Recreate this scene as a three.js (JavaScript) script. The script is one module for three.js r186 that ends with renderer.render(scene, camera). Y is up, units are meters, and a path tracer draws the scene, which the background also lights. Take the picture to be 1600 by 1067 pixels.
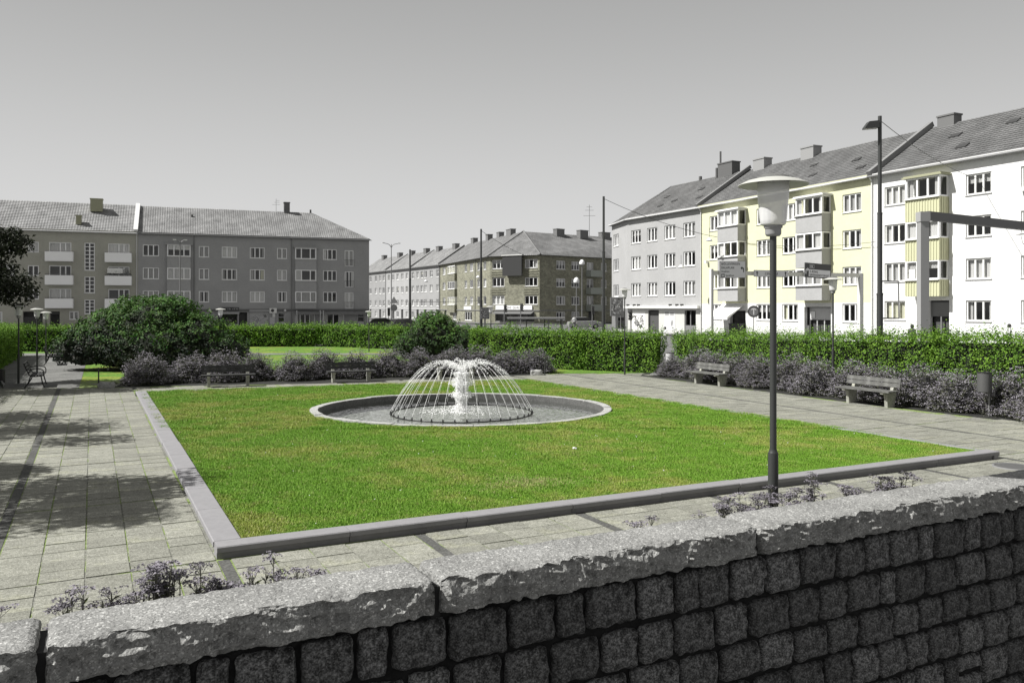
import * as THREE from 'three';
import { mergeGeometries, mergeVertices, toCreasedNormals } from 'three/addons/utils/BufferGeometryUtils.js';
import { MarchingCubes } from 'three/addons/objects/MarchingCubes.js';
import { createNoise3D, createNoise2D } from 'simplex-noise';

// ---------------------------------------------------------------- camera, sky, sun, exposure
const scene = new THREE.Scene();
const camera = new THREE.PerspectiveCamera(49.27, 1600 / 1176, 0.1, 3000);
camera.position.set(0, 2.8, 0);
camera.lookAt(0, 2.8, -10);
camera.setViewOffset(1600, 1176, 0, 109, 1600, 1067);   // level camera with a vertically shifted crop
camera.updateProjectionMatrix();
const renderer = new THREE.WebGLRenderer({ antialias: true });
renderer.toneMapping = THREE.LinearToneMapping;
renderer.toneMappingExposure = 1.55;
renderer.shadowMap.enabled = true;
{ // hazy, colourless summer sky
  const w = 256, h = 128, a = new Float32Array(w * h * 4);
  for (let j = 0; j < h; j++) for (let i = 0; i < w; i++) {
    const el = ((j + 0.5) / h - 0.5) * Math.PI, e = Math.max(0, el);
    const v = (0.31 + 0.4 * Math.exp(-((e / 0.31) ** 2))) / 1.55;
    const k = (j * w + i) * 4;
    a[k] = v; a[k + 1] = v; a[k + 2] = v * 0.995; a[k + 3] = 1;
  }
  const t = new THREE.DataTexture(a, w, h, THREE.RGBAFormat, THREE.FloatType);
  t.mapping = THREE.EquirectangularReflectionMapping; t.magFilter = THREE.LinearFilter; t.needsUpdate = true;
  scene.background = t; scene.environment = t;
}
const sun = new THREE.DirectionalLight(new THREE.Color(1, 0.985, 0.95), 4.9);
sun.position.set(-65.9, 74.3, 11.4); sun.target.position.set(0, 0, 0);
sun.castShadow = true; sun.shadow.mapSize.set(4096, 4096);
Object.assign(sun.shadow.camera, { left: -120, right: 120, top: 120, bottom: -120, near: 1, far: 500 });
scene.add(sun, sun.target);

// ---------------------------------------------------------------- helpers
function rng(s) { return () => { s |= 0; s = s + 0x6D2B79F5 | 0; let t = Math.imul(s ^ s >>> 15, 1 | s); t = t + Math.imul(t ^ t >>> 7, 61 | t) ^ t; return ((t ^ t >>> 14) >>> 0) / 4294967296; }; }
const R = rng(7);
const rr = (a, b, r = R) => a + (b - a) * r();
const pick = (l, r = R) => l[Math.floor(r() * l.length)];
const n3 = createNoise3D(rng(11)), n2 = createNoise2D(rng(12));
const V = (x, y, z) => new THREE.Vector3(x, y, z);
const W = (x, d, y = 0) => new THREE.Vector3(x, y, -d);           // d = metres ahead of the viewpoint
const ORD = ['first', 'second', 'third', 'fourth', 'fifth', 'sixth', 'seventh', 'eighth', 'ninth', 'tenth', 'eleventh', 'twelfth', 'thirteenth', 'fourteenth', 'fifteenth', 'sixteenth', 'seventeenth', 'eighteenth', 'nineteenth', 'twentieth'];
const used = {};
const numbered = n => { const k = used[n] = (used[n] ?? -1) + 1; return k ? n + '_' + String(k).padStart(3, '0') : n; };
function tag(o, label, category, group) { o.userData.label = label; o.userData.category = category; if (group) o.userData.group = group; return o; }
function thing(name, label, category, pos = V(0, 0, 0), turn = 0, group) {
  const o = new THREE.Group(); o.name = numbered(name); o.position.copy(pos); o.rotation.y = turn; scene.add(o);
  return tag(o, label, category, group);
}
function mesh(name, geo, mat, parent) {
  const m = new THREE.Mesh(geo, mat); m.name = name; m.castShadow = m.receiveShadow = true; if (parent) parent.add(m); return m;
}
function struct(name, geo, mat) { const m = mesh(numbered(name), geo, mat, scene); m.userData.kind = 'structure'; return m; }
function cloneThing(o, label, pos, turn, group) {
  const c = o.clone(); c.name = numbered(o.name.replace(/_\d{3}$/, '')); c.userData = { ...o.userData }; scene.add(c);
  c.position.copy(pos); c.rotation.y = turn; return tag(c, label, o.userData.category, group);
}
function triUV(g, s = 1) { // uv in metres from the position, by the way each face points
  g = g.index ? g.toNonIndexed() : g; if (!g.attributes.normal) g.computeVertexNormals();
  const p = g.attributes.position, uv = new Float32Array(p.count * 2), a = V(), b = V(), c = V();
  for (let i = 0; i < p.count; i += 3) {
    a.fromBufferAttribute(p, i); b.fromBufferAttribute(p, i + 1); c.fromBufferAttribute(p, i + 2);
    const n = b.clone().sub(a).cross(c.clone().sub(a)), x = Math.abs(n.x), y = Math.abs(n.y), z = Math.abs(n.z);
    [a, b, c].forEach((q, k) => {
      const t = y >= x && y >= z ? [q.x, q.z] : x > z ? [q.z, q.y] : [q.x, q.y];
      uv[(i + k) * 2] = t[0] * s; uv[(i + k) * 2 + 1] = t[1] * s;
    });
  }
  g.setAttribute('uv', new THREE.BufferAttribute(uv, 2)); return g;
}
const clean = g => { g = g.index ? g.toNonIndexed() : g; for (const k of Object.keys(g.attributes)) if (!['position', 'normal', 'uv', 'color'].includes(k)) g.deleteAttribute(k); return g; };
function merge(list) {
  list = list.map(clean); const col = list.some(g => g.attributes.color);
  for (const g of list) {
    if (!g.attributes.uv) triUV(g);
    if (!g.attributes.normal) g.computeVertexNormals();
    if (col && !g.attributes.color) g.setAttribute('color', new THREE.BufferAttribute(new Float32Array(g.attributes.position.count * 3).fill(1), 3));
  }
  return mergeGeometries(list);
}
const box = (w, h, d, x = 0, y = 0, z = 0) => triUV(new THREE.BoxGeometry(w, h, d).translate(x, y, z));   // centred on x,z; y is its middle
const boxB = (w, h, d, x = 0, y = 0, z = 0) => box(w, h, d, x, y + h / 2, z);                              // y is its base
const cyl = (r0, r1, h, x = 0, y = 0, z = 0, n = 14) => new THREE.CylinderGeometry(r1, r0, h, n).translate(x, y + h / 2, z);
const lathe = (pts, n = 28) => new THREE.LatheGeometry(pts.map(p => new THREE.Vector2(p[0], p[1])), n);
function bar(a, b, r, n = 8) { // round bar from a to b
  const d = b.clone().sub(a), g = new THREE.CylinderGeometry(r, r, d.length(), n);
  g.applyQuaternion(new THREE.Quaternion().setFromUnitVectors(V(0, 1, 0), d.clone().normalize()));
  return g.translate((a.x + b.x) / 2, (a.y + b.y) / 2, (a.z + b.z) / 2);
}
function beam(a, b, w, h) { // square bar from a to b
  const d = b.clone().sub(a), g = new THREE.BoxGeometry(w, h, d.length());
  const m = new THREE.Matrix4().lookAt(b, a, V(0, 1, 0)); m.setPosition(a.clone().add(b).multiplyScalar(0.5));
  return triUV(g).applyMatrix4(m);
}
function poly(pts, y, hole) { // flat sheet over (x, d) points at height y, uv in metres
  const s = new THREE.Shape(pts.map(p => new THREE.Vector2(p[0], p[1])));
  if (hole) { const h = new THREE.Path(); h.absellipse(...hole, 0, Math.PI * 2, true); s.holes.push(h); }
  const g = new THREE.ShapeGeometry(s, 32).rotateX(-Math.PI / 2); const p = g.attributes.position;
  for (let i = 0; i < p.count; i++) p.setY(i, y);
  return triUV(g);
}
// ---- textures
function fbm(x, y, per, oct, seed = 0) { // tiling value noise through a torus-free hash lattice
  let s = 0, a = 0.5, t = 0;
  for (let o = 0; o < oct; o++) {
    const P = per << o, X = x * P, Y = y * P, xi = Math.floor(X), yi = Math.floor(Y), fx = X - xi, fy = Y - yi;
    const h = (i, j) => { i = ((i % P) + P) % P; j = ((j % P) + P) % P; let n = i * 374761393 + j * 668265263 + (seed + o) * 1274126177 | 0; n = Math.imul(n ^ n >>> 13, 1274126177); return ((n ^ n >>> 16) >>> 0) / 4294967296; };
    const ux = fx * fx * (3 - 2 * fx), uy = fy * fy * (3 - 2 * fy);
    s += a * ((h(xi, yi) * (1 - ux) + h(xi + 1, yi) * ux) * (1 - uy) + (h(xi, yi + 1) * (1 - ux) + h(xi + 1, yi + 1) * ux) * uy); t += a; a *= 0.55;
  }
  return s / t;
}
function tex(size, f, metres, srgb = true) {
  const a = new Uint8Array(size * size * 4);
  for (let j = 0; j < size; j++) for (let i = 0; i < size; i++) {
    const c = f(i / size, j / size), k = (j * size + i) * 4;
    for (let q = 0; q < 3; q++) a[k + q] = Math.max(0, Math.min(255, (Array.isArray(c) ? c[q] : c) * 255)); a[k + 3] = 255;
  }
  const t = new THREE.DataTexture(a, size, size); t.wrapS = t.wrapT = THREE.RepeatWrapping; t.magFilter = t.minFilter = THREE.LinearFilter;
  if (srgb) t.colorSpace = THREE.SRGBColorSpace; t.repeat.set(1 / metres, 1 / metres); t.needsUpdate = true; return t;
}
const col = (r, g, b) => new THREE.Color().setRGB(r, g ?? r, b ?? r);
const M = (c, rough = 0.85, o = {}) => new THREE.MeshStandardMaterial({ color: c, roughness: rough, ...o });
const sm = (a, b, x) => { x = Math.max(0, Math.min(1, (x - a) / (b - a))); return x * x * (3 - 2 * x); };
const TX = {
  plaster: tex(512, (u, v) => { const f = fbm(u, v, 4, 5, 1), g = fbm(u, v, 96, 2, 2), s = fbm(u * 1, v, 32, 1, 3) * fbm(u, v, 3, 2, 8); return 0.92 + 0.07 * (f - 0.5) + 0.06 * (g - 0.5) - 0.03 * s; }, 6),
  plasterB: tex(256, (u, v) => fbm(u, v, 32, 3, 4), 1.2, false),
  granite: tex(1024, (u, v) => { const g = fbm(u, v, 160, 2, 5), m = fbm(u, v, 60, 3, 6), l = fbm(u, v, 5, 4, 7); let c = 0.62 + 0.22 * (g - 0.5) + 0.16 * (m - 0.5) + 0.16 * (l - 0.5); if (g < 0.2) c -= 0.16; const w = fbm(u, v, 90, 3, 45); if (w > 0.66) c += 0.2; return [c, c, c * 0.985]; }, 1.1),
  graniteB: tex(512, (u, v) => 0.6 * fbm(u, v, 60, 3, 9) + 0.4 * fbm(u, v, 14, 3, 10), 0.7, false),
  sett: tex(1024, (u, v) => { const g = fbm(u, v, 130, 2, 15), l = fbm(u, v, 6, 4, 17), m = fbm(u, v, 34, 3, 18); let c = 0.5 + 0.75 * (g - 0.5) + 0.6 * (m - 0.5) + 0.35 * (l - 0.5); return c; }, 1.0),
  slab: tex(1024, (u, v) => { const g = fbm(u, v, 200, 2, 20), l = fbm(u, v, 6, 4, 21), m = fbm(u, v, 40, 3, 22); let c = 0.8 + 0.5 * (g - 0.5) + 0.18 * (l - 0.5) + 0.2 * (m - 0.5); const y = sm(0.5, 0.75, l) * 0.03; return [c, c, c - 0.045 - y]; }, 1.7),
  bed: tex(512, (u, v) => { const l = fbm(u, v, 5, 4, 25), g = fbm(u, v, 120, 2, 26), k = sm(0.36, 0.55, l); const c = 0.5 + 0.3 * (g - 0.5); return [c - 0.02 * k, c + 0.05 * k, c - 0.16 * k - 0.03]; }, 3.1),
  asphalt: tex(512, (u, v) => { const g = fbm(u, v, 120, 2, 30), l = fbm(u, v, 4, 4, 31); return 0.7 + 0.4 * (g - 0.5) + 0.25 * (l - 0.5); }, 2.3),
  soil: tex(512, (u, v) => { const g = fbm(u, v, 60, 3, 33); const c = 0.5 + 0.6 * (g - 0.5); return [c, c, c * 0.95]; }, 1.5),
  lawn: tex(1024, (u, v) => { const l = fbm(u, v, 5, 4, 35), g = fbm(u, v, 150, 2, 36), m = fbm(u, v, 24, 3, 37), y = sm(0.46, 0.7, l * 0.6 + m * 0.4), q = 0.82 + 0.6 * (g - 0.5); return [(0.38 + 0.17 * y) * q, (0.55 + 0.05 * y) * q, (0.13 + 0.09 * y) * q]; }, 9),
  tile: tex(512, (u, v) => { const l = fbm(u, v, 6, 4, 40), g = fbm(u, v, 64, 2, 41); return 0.82 + 0.3 * (l - 0.5) + 0.22 * (g - 0.5); }, 5),
  brick: tex(512, (u, v) => { const R0 = 64, r = Math.floor(v * R0), o = r % 2 * 0.5, b = Math.floor(u * 20 + o), h = fbm((b + 0.5) / 20, (r + 0.5) / R0, 64, 1, 42), fx = u * 20 + o - b, fy = v * R0 - r; const j = fx < 0.05 || fy < 0.14 ? 0.1 : 0; const c = 0.72 + 0.3 * (h - 0.5) + j + 0.12 * (fbm(u, v, 5, 3, 43) - 0.5); return c; }, 5),
  wood: tex(256, (u, v) => { const c = 0.72 + 0.5 * (fbm(u * 1, v, 4, 1, 44) - 0.5) * 0.4 + 0.35 * (fbm(u, (v * 8) % 1, 16, 3, 46) - 0.5); return c; }, 0.6),
};
// ---------------------------------------------------------------- materials
const plaster = (r, g, b) => M(col(r, g, b), 0.92, { map: TX.plaster, bumpMap: TX.plasterB, bumpScale: 0.006 });
const MT = {
  dark: M(col(0.035), 0.6), iron: M(col(0.02), 0.45, { metalness: 0.3 }), pole: M(col(0.045, 0.047, 0.046), 0.45, { metalness: 0.2 }), poleGrey: M(col(0.2), 0.5, { metalness: 0.3 }),
  white: M(col(0.78), 0.5), offwhite: M(col(0.66, 0.66, 0.64), 0.6), grey: M(col(0.3), 0.7), greyMid: M(col(0.18), 0.7), greyLight: M(col(0.48), 0.7),
  glass: new THREE.MeshPhysicalMaterial({ color: col(0.93), roughness: 0.02, transmission: 1, thickness: 0, ior: 1.5 }),
  interior: M(col(0.16), 0.95), curtains: [0.5, 0.4, 0.32, 0.6].map(v => M(col(v, v, v * 0.98), 0.95)),
  blind: M(col(0.52, 0.52, 0.4), 0.9), gutter: M(col(0.2), 0.5, { metalness: 0.3 }), gutterLight: M(col(0.55), 0.5),
  opal: new THREE.MeshPhysicalMaterial({ color: col(0.82), roughness: 0.35, transmission: 0.35, thickness: 0 }),
  shade: M(col(0.42, 0.42, 0.39), 0.6), granite: M(col(0.57), 0.9, { map: TX.granite, bumpMap: TX.graniteB, bumpScale: 0.011 }),
  mortar: M(col(0.018), 1), kerb: M(col(0.27, 0.265, 0.275), 0.85, { map: TX.plaster, bumpMap: TX.graniteB, bumpScale: 0.002 }),
  concrete: M(col(0.42), 0.9, { map: TX.slab }), rim: M(col(0.85), 0.9, { map: TX.granite }),
  asphalt: M(col(0.24), 0.95, { map: TX.asphalt }), sidewalk: M(col(0.34), 0.95, { map: TX.asphalt }), gravel: M(col(0.29, 0.29, 0.275), 0.98, { map: TX.asphalt }),
  soil: M(col(0.06, 0.06, 0.055), 1, { map: TX.soil }), lawn: M(col(0.95, 0.95, 0.7), 1, { map: TX.lawn }), bed: M(col(0.8), 1, { map: TX.bed }),
  wood: M(col(0.24, 0.24, 0.225), 0.85, { map: TX.wood }), woodDark: M(col(0.075), 0.85, { map: TX.wood }), benchLeg: M(col(0.5), 0.9, { map: TX.slab }),
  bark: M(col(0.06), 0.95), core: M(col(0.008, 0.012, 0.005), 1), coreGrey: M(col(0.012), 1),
  foam: M(col(0.92), 0.35), rubber: M(col(0.015), 0.8), chrome: M(col(0.5), 0.25, { metalness: 1 }),
};
const leafMat = (t = 0.25) => new THREE.MeshPhysicalMaterial({ color: 0xffffff, vertexColors: true, roughness: 0.8, specularIntensity: 0.5, transmission: t, thickness: 0, side: THREE.DoubleSide });
MT.leaf = leafMat(0.25); MT.leafDry = M(0xffffff, 0.85, { vertexColors: true, side: THREE.DoubleSide });
// ---------------------------------------------------------------- ground
const D1 = [-0.4563, 0.8898], D2 = [0.8898, 0.4563], NL = [-3.26, 9.05];           // the square's two directions and the lawn's near corner
const UVp = (u, v) => [NL[0] + D2[0] * u + D1[0] * v, NL[1] + D2[1] * u + D1[1] * v];
const wallA = [-2.2, 3.863];                                                      // near top edge of the boundary wall
const onWall = (s, back) => [wallA[0] + D2[0] * s + D1[0] * back, wallA[1] + D2[1] * s + D1[1] * back];
struct('street_ground', poly([onWall(-400, 0.2), onWall(400, 0.2), onWall(400, 1500), onWall(-400, 1500)], -0.06, [-1.33, 21.75, 3.85, 3.4]), MT.asphalt);
struct('lower_pavement', poly([onWall(-300, -200), onWall(300, -200), onWall(300, 0.2), onWall(-300, 0.2)], -1.35), MT.asphalt);
const bedOutline = [onWall(-14, 0.3), onWall(22, 0.3), UVp(19.5, 8), UVp(19.5, 30), UVp(6, 27.5), UVp(-16, 20.5), UVp(-16, 0)];
struct('pavement_bed', poly(bedOutline, -0.003, [-1.33, 21.75, 3.85, 3.4]), MT.bed);
// planted ground and paths behind the square
struct('park_lawn', poly([[-34, 27], [-13.9, 28.3], [-13.4, 29.1], [-6.6, 30.5], [1.3, 34.2], [6.8, 34.9], [6.3, 41], [-12, 66], [-42, 58]], -0.008), MT.lawn);
struct('border_soil', poly([[-13.9, 28.5], [-6.6, 29.95], [1.0, 33.4], [0.5, 34.6], [-7, 31.6], [-14.2, 30.2]], 0.004), MT.soil);
struct('border_soil', poly([[5.2, 33.2], [6.7, 30.3], [9.9, 24.0], [12.6, 19.3], [17, 11], [21, 12], [12.5, 28.5], [6.4, 37.8]], 0.004), MT.soil);
struct('gravel_path', poly([[-18.6, 28], [-14.9, 28.2], [-23, 44.4], [-22, 47.6], [-6, 47.9], [-6, 49.2], [-30, 49.2], [-26.6, 44]], 0.002), MT.gravel);
struct('gap_path', poly([[5.6, 33.6], [7.0, 33.0], [12, 44], [10, 47]], 0.01), MT.sidewalk);
struct('grass_patch', poly([[1.3, 34.2], [6.0, 34.6], [6.4, 36.5], [0.5, 39.5]], 0.006), MT.lawn);
// pavements along the houses
struct('sidewalk', poly([[-70, 88.5], [-15, 110.5], [-17, 115], [-70, 100]], 0.06), MT.sidewalk);
struct('sidewalk', poly([[10, 91], [16, 78.8], [24.3, 59.8], [36, 34], [42, 36], [30, 62], [16, 100]], 0.06), MT.sidewalk);
struct('sidewalk', poly([[-40, 205], [-7.5, 136], [4.2, 128.8], [34, 151], [34, 158], [4, 137], [-2, 140], [-34, 208]], 0.06), MT.sidewalk);

// paving: five slabs to a field, then a narrow dark strip; a wider joint every nine rows
const pave = new THREE.Group(); pave.name = 'pavement'; pave.userData.kind = 'structure'; scene.add(pave);
{
  const r = rng(21), SU = 0.43, SV = 0.378, near = [], far = [];
  const inPoly = (x, y, P) => { let c = false; for (let i = 0, j = P.length - 1; i < P.length; j = i++) if ((P[i][1] > y) !== (P[j][1] > y) && x < (P[j][0] - P[i][0]) * (y - P[i][1]) / (P[j][1] - P[i][1]) + P[i][0]) c = !c; return c; };
  const outer = [onWall(-14, 0.55), onWall(20, 0.55), UVp(19, 4), [12.0, 19.5], [9.7, 24.0], [6.6, 30.2], [5.4, 33.0], [6.2, 34.4], [1.5, 34.0], [-6.6, 29.85], [-13.9, 28.2], [-19.5, 27.9], UVp(-15, 0)];
  const lawnQ = [[-3.2, 9.12], [8.9, 15.13], [0.6, 30.1], [-11.8, 25.7]];
  for (let f = -7; f < 9; f++) for (let i = 0; i < 5; i++) for (let j = -16; j < 64; j++) {
    const u = f * 2.29 + 0.14 + (i + 0.5) * SU, blk = Math.floor((j + 18) / 9), v = j * SV + blk * 0.03 - 0.06 + SV / 2;
    const [x, d] = UVp(u, v); if (!inPoly(x, d, outer) || inPoly(x, d, lawnQ)) continue;
    const k = (x / d) * 1282 + 800, h = r(), t = r(), tilt = [rr(-1, 1, r) * 0.004, rr(-1, 1, r) * 0.004], shade = 0.86 + 0.2 * r() - (r() < 0.1 ? 0.1 : 0);
    (k > -60 && k < 1660 ? near : far).push({ x, d, y: h * 0.008, shade, tilt, rnd: t });
  }
  near.sort((a, b) => a.d - b.d);
  // of the slabs near the wall, those the wall hides are of no use as single pieces
  const seen = s => { const k = (s.x / s.d) * 1282, by = 479 + 3590 / s.d, edge = 981 - (k + 800) * 0.152; return by < edge + 25; };
  const singles = near.filter(seen).slice(0, 300), rest = near.filter(s => !singles.includes(s)).concat(far);
  const th = Math.atan2(D2[1], D2[0]);
  const shape = (k) => { const g = new THREE.BoxGeometry(SU - 0.013 - k * 0.0015, 0.06, SV - 0.007 - k * 0.0015).translate(0, -0.03, 0); const uv = triUV(g), a = uv.attributes.uv; for (let i = 0; i < a.count; i++) a.setXY(i, a.getX(i) + k * 0.37, a.getY(i) + k * 0.61); return uv; };
  const shapes = [0, 1, 2, 3, 4].map(shape), tones = [0.84, 0.9, 0.96, 1.02, 1.08].map(q => M(col(0.36 * q, 0.36 * q, 0.347 * q), 0.92, { map: TX.slab }));
  for (const s of singles) {
    const m = mesh('paving_slab', pick(shapes, r), tones[Math.min(4, Math.max(0, Math.round((s.shade - 0.84) / 0.05)))], pave);
    m.position.copy(W(s.x, s.d, s.y)); m.rotation.set(s.tilt[0], th, s.tilt[1], 'YXZ');
  }
  const list = rest.map(s => {
    const g = shapes[Math.floor(s.rnd * 5)].clone(); g.rotateX(s.tilt[0]).rotateZ(s.tilt[1]).rotateY(th).translate(s.x, s.y, -s.d);
    const c = new Float32Array(g.attributes.position.count * 3).fill(s.shade * 1.0); g.setAttribute('color', new THREE.BufferAttribute(c, 3)); return g;
  });
  const m = mesh('distant_paving_slabs', merge(list), M(col(0.36, 0.36, 0.347), 0.92, { map: TX.slab, vertexColors: true }), pave); m.userData.kind = 'stuff';
  // dark strips of asphalt between the fields
  const strips = []; for (let f = -6; f < 9; f++) { const u0 = f * 2.29 + 0.005, u1 = u0 + 0.125, v0 = -6, v1 = 24; if (f >= 0 && f <= 5) { strips.push([u0, u1, -6, -0.02]); strips.push([u0, u1, 21, 26]); } else strips.push([u0, u1, v0, v1]); }
  const sg = []; for (const [a, b, c, d] of strips) { const P = []; const n = 30; for (let i = 0; i < n; i++) { const va = c + (d - c) * i / n, vb = c + (d - c) * (i + 1) / n, mid = UVp((a + b) / 2, (va + vb) / 2); if (inPoly(mid[0], mid[1], outer)) sg.push(poly([UVp(a, va), UVp(b, va), UVp(b, vb), UVp(a, vb)], 0.001)); } }
  mesh('asphalt_strip', merge(sg), M(col(0.15, 0.15, 0.14), 0.95, { map: TX.asphalt }), pave);
}
{ // manhole cover near the wall
  const o = thing('manhole_cover', 'round iron manhole cover in the paving beyond the lawn kerb end', 'manhole cover', W(8.75, 14.3, 0.012));
  mesh('lid', lathe([[0, 0.012], [0.27, 0.012], [0.28, 0.0], [0.28, -0.03]]), M(col(0.1), 0.7, { metalness: 0.3 }), o);
  mesh('frame', lathe([[0.285, -0.03], [0.285, 0.01], [0.33, 0.01], [0.33, -0.03]]), M(col(0.16), 0.8), o);
}
// ---------------------------------------------------------------- lawn, kerb, fountain
const LQ = { NL: [-3.26, 9.05], NR: [8.98, 15.09], FR: [0.6, 30.2], FL: [-11.85, 25.8] };
const lerp2 = (a, b, t) => [a[0] + (b[0] - a[0]) * t, a[1] + (b[1] - a[1]) * t];
const quadAt = (s, t) => lerp2(lerp2(LQ.NL, LQ.NR, s), lerp2(LQ.FL, LQ.FR, s), t);
const FC = { x: -1.33, d: 21.75, a: 3.95, b: 3.5 };
const inBasin = (x, d, g = 0) => ((x - FC.x) / (FC.a + g)) ** 2 + ((d - FC.d) / (FC.b + g)) ** 2 < 1;
const lawnTone = (x, d) => sm(-0.3, 0.8, 0.55 * n2(x * 0.22, d * 0.22) + 0.4 * n2(x * 0.8 + 9, d * 0.8) + 0.25 * n2(x * 2.7, d * 2.7 + 5));
{
  const s = new THREE.Shape([quadAt(0.012, 0.006), quadAt(0.998, 0.006), quadAt(0.998, 0.998), quadAt(0.012, 0.998)].map(p => new THREE.Vector2(...p)));
  const h = new THREE.Path(); h.absellipse(FC.x, FC.d, FC.a - 0.02, FC.b - 0.02, 0, Math.PI * 2, true); s.holes.push(h);
  const g = new THREE.ShapeGeometry(s, 48).rotateX(-Math.PI / 2); const p = g.attributes.position; for (let i = 0; i < p.count; i++) p.setY(i, 0.095);
  struct('lawn', triUV(g), MT.lawn);
  // kerb stones: near and far-left sides stand proud of the paving, the other two lie flush
  const kerb = thing('lawn_kerb', 'grey stone kerb framing the lawn round the fountain', 'kerb');
  const ks = (A, B, wd, top, n, base, inward) => {
    const L = Math.hypot(B[0] - A[0], B[1] - A[1]), u = [(B[0] - A[0]) / L, (B[1] - A[1]) / L], nrm = [-u[1] * inward, u[0] * inward], r = rng(5 + n);
    let cuts = [0]; for (let i = 1; i < n; i++) cuts.push((i + rr(-0.12, 0.12, r)) / n); cuts.push(1);
    for (let i = 0; i < n; i++) {
      const l = (cuts[i + 1] - cuts[i]) * L - 0.008, c = (cuts[i + 1] + cuts[i]) / 2 * L, j = rr(-0.006, 0.006, r);
      const sh = new THREE.Shape(); const b = 0.012, hh = top - base; sh.moveTo(0.035, 0); sh.lineTo(wd, 0); sh.lineTo(wd, hh - b); sh.lineTo(wd - b, hh); sh.lineTo(b, hh); sh.lineTo(0, hh - b); sh.lineTo(0, hh - 0.065); sh.lineTo(0.035, hh - 0.075); sh.closePath();
      const g = triUV(new THREE.ExtrudeGeometry(sh, { depth: l, bevelEnabled: false }).translate(0, 0, -l / 2));
      const m = mesh('kerb_stone', g, MT.kerb, kerb);
      // local x -> across the kerb (into the lawn), local z -> along it
      const mx = new THREE.Matrix4().makeBasis(V(nrm[0], 0, -nrm[1]), V(0, 1, 0), V(u[0] * inward, 0, -u[1] * inward));
      m.quaternion.setFromRotationMatrix(mx); m.position.copy(W(A[0] + u[0] * c + nrm[0] * j, A[1] + u[1] * c + nrm[1] * j, base + j * 0.5));
    }
  };
  ks(LQ.NL, LQ.NR, 0.27, 0.14, 9, -0.03, 1); ks(lerp2(LQ.NL, LQ.FL, 0.0148), LQ.FL, 0.31, 0.14, 12, -0.03, -1);
  ks(LQ.NR, LQ.FR, 0.16, 0.125, 14, -0.03, 1); ks(LQ.FR, LQ.FL, 0.14, 0.12, 12, -0.03, 1);
}
{ // grass: countless tufts
  const r = rng(31), N = 330000, blades = [];
  for (let i = 0; i < 6; i++) {
    const a = r() * 6.28, lean = rr(0.2, 0.75, r), h = rr(0.022, 0.04, r), ox = rr(-0.012, 0.012, r), oz = rr(-0.012, 0.012, r), w = 0.0035;
    const px = Math.cos(a), pz = Math.sin(a), g = new THREE.BufferGeometry();
    g.setAttribute('position', new THREE.BufferAttribute(new Float32Array([ox - pz * w, 0, oz + px * w, ox + pz * w, 0, oz - px * w, ox + px * h * lean, h, oz + pz * h * lean]), 3));
    g.computeVertexNormals(); blades.push(g);
  }
  const g = mergeGeometries(blades), im = new THREE.InstancedMesh(g, new THREE.MeshStandardMaterial({ color: 0xffffff, roughness: 0.75, side: THREE.DoubleSide }), N);
  im.name = 'grass'; im.userData = { kind: 'stuff', label: 'short mown lawn grass around the fountain', category: 'grass' }; im.castShadow = im.receiveShadow = true;
  const m = new THREE.Matrix4(), q = new THREE.Quaternion(), c = new THREE.Color(); let k = 0;
  while (k < N) {
    const t0 = r(), t = Math.pow(t0, 1.45), s = rr(0.008, 1.0, r), [x, d] = quadAt(s, t * 0.995 + 0.012);
    if (inBasin(x, d, (d < FC.d - 2 ? -0.02 : 0.03) + 0.09 * n2(x * 1.4, d * 1.4))) continue;
    if (t < 0.03 && n2(x * 3, d * 3) > 0.35 && r() < 0.3) continue;
    const y = lawnTone(x, d), sc = rr(0.7, 1.25, r) * (1 + 0.25 * n2(x * 1.3, d * 1.3)) * (d > 18 ? 1.45 : 1), q1 = rr(0.75, 1.2, r);
    q.setFromAxisAngle(V(0, 1, 0), r() * 6.28); m.compose(W(x, d, 0.092), q, V(sc * 1.15, sc, sc * 1.15)); im.setMatrixAt(k, m);
    const bare = Math.exp(-(((x - 0.3) / 0.5) ** 2) - (((d - 12.6) / 0.3) ** 2)) + 0.5 * Math.exp(-(((x + 0.25) / 0.25) ** 2) - (((d - 12.2) / 0.2) ** 2)), dry = r() < 0.02 + 0.1 * y + 0.6 * bare; 
    if (dry) c.setRGB(0.4 * q1, 0.38 * q1, 0.17 * q1); else c.setRGB((0.15 + 0.13 * y) * q1, (0.3 + 0.03 * y) * q1, (0.016 + 0.04 * y) * q1);
    im.setColorAt(k, c); k++;
  }
  scene.add(im);
}
{ // a few fallen petals and clover heads
  const r = rng(41); const g = [];
  for (let i = 0; i < 110; i++) { const [x, d] = quadAt(rr(0.03, 0.98, r), rr(0.02, 0.9, r)); if (inBasin(x, d, 0.3)) continue; const s = rr(0.006, 0.011, r); g.push(new THREE.IcosahedronGeometry(s, 0).translate(x, 0.125, -d)); }
  const m = mesh('clover_flowers', merge(g), M(col(0.7), 0.9), scene); m.userData = { kind: 'stuff', label: 'tiny white clover flowers scattered over the lawn', category: 'flowers' };
}
{ // a scrap of paper dropped on the grass
  const g = new THREE.IcosahedronGeometry(0.038, 1), p = g.attributes.position; for (let i = 0; i < p.count; i++) { const k = 1 + 0.5 * n3(p.getX(i) * 30, p.getY(i) * 30, p.getZ(i) * 30); p.setXYZ(i, p.getX(i) * k * 1.2, p.getY(i) * k * 0.5, p.getZ(i) * k); } g.computeVertexNormals();
  const m = mesh('paper_scrap', g, M(col(0.75), 0.9), scene); m.position.copy(W(1.18, 15.5, 0.125)); tag(m, 'crumpled white paper scrap lying on the lawn before the fountain', 'litter');
}
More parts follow.
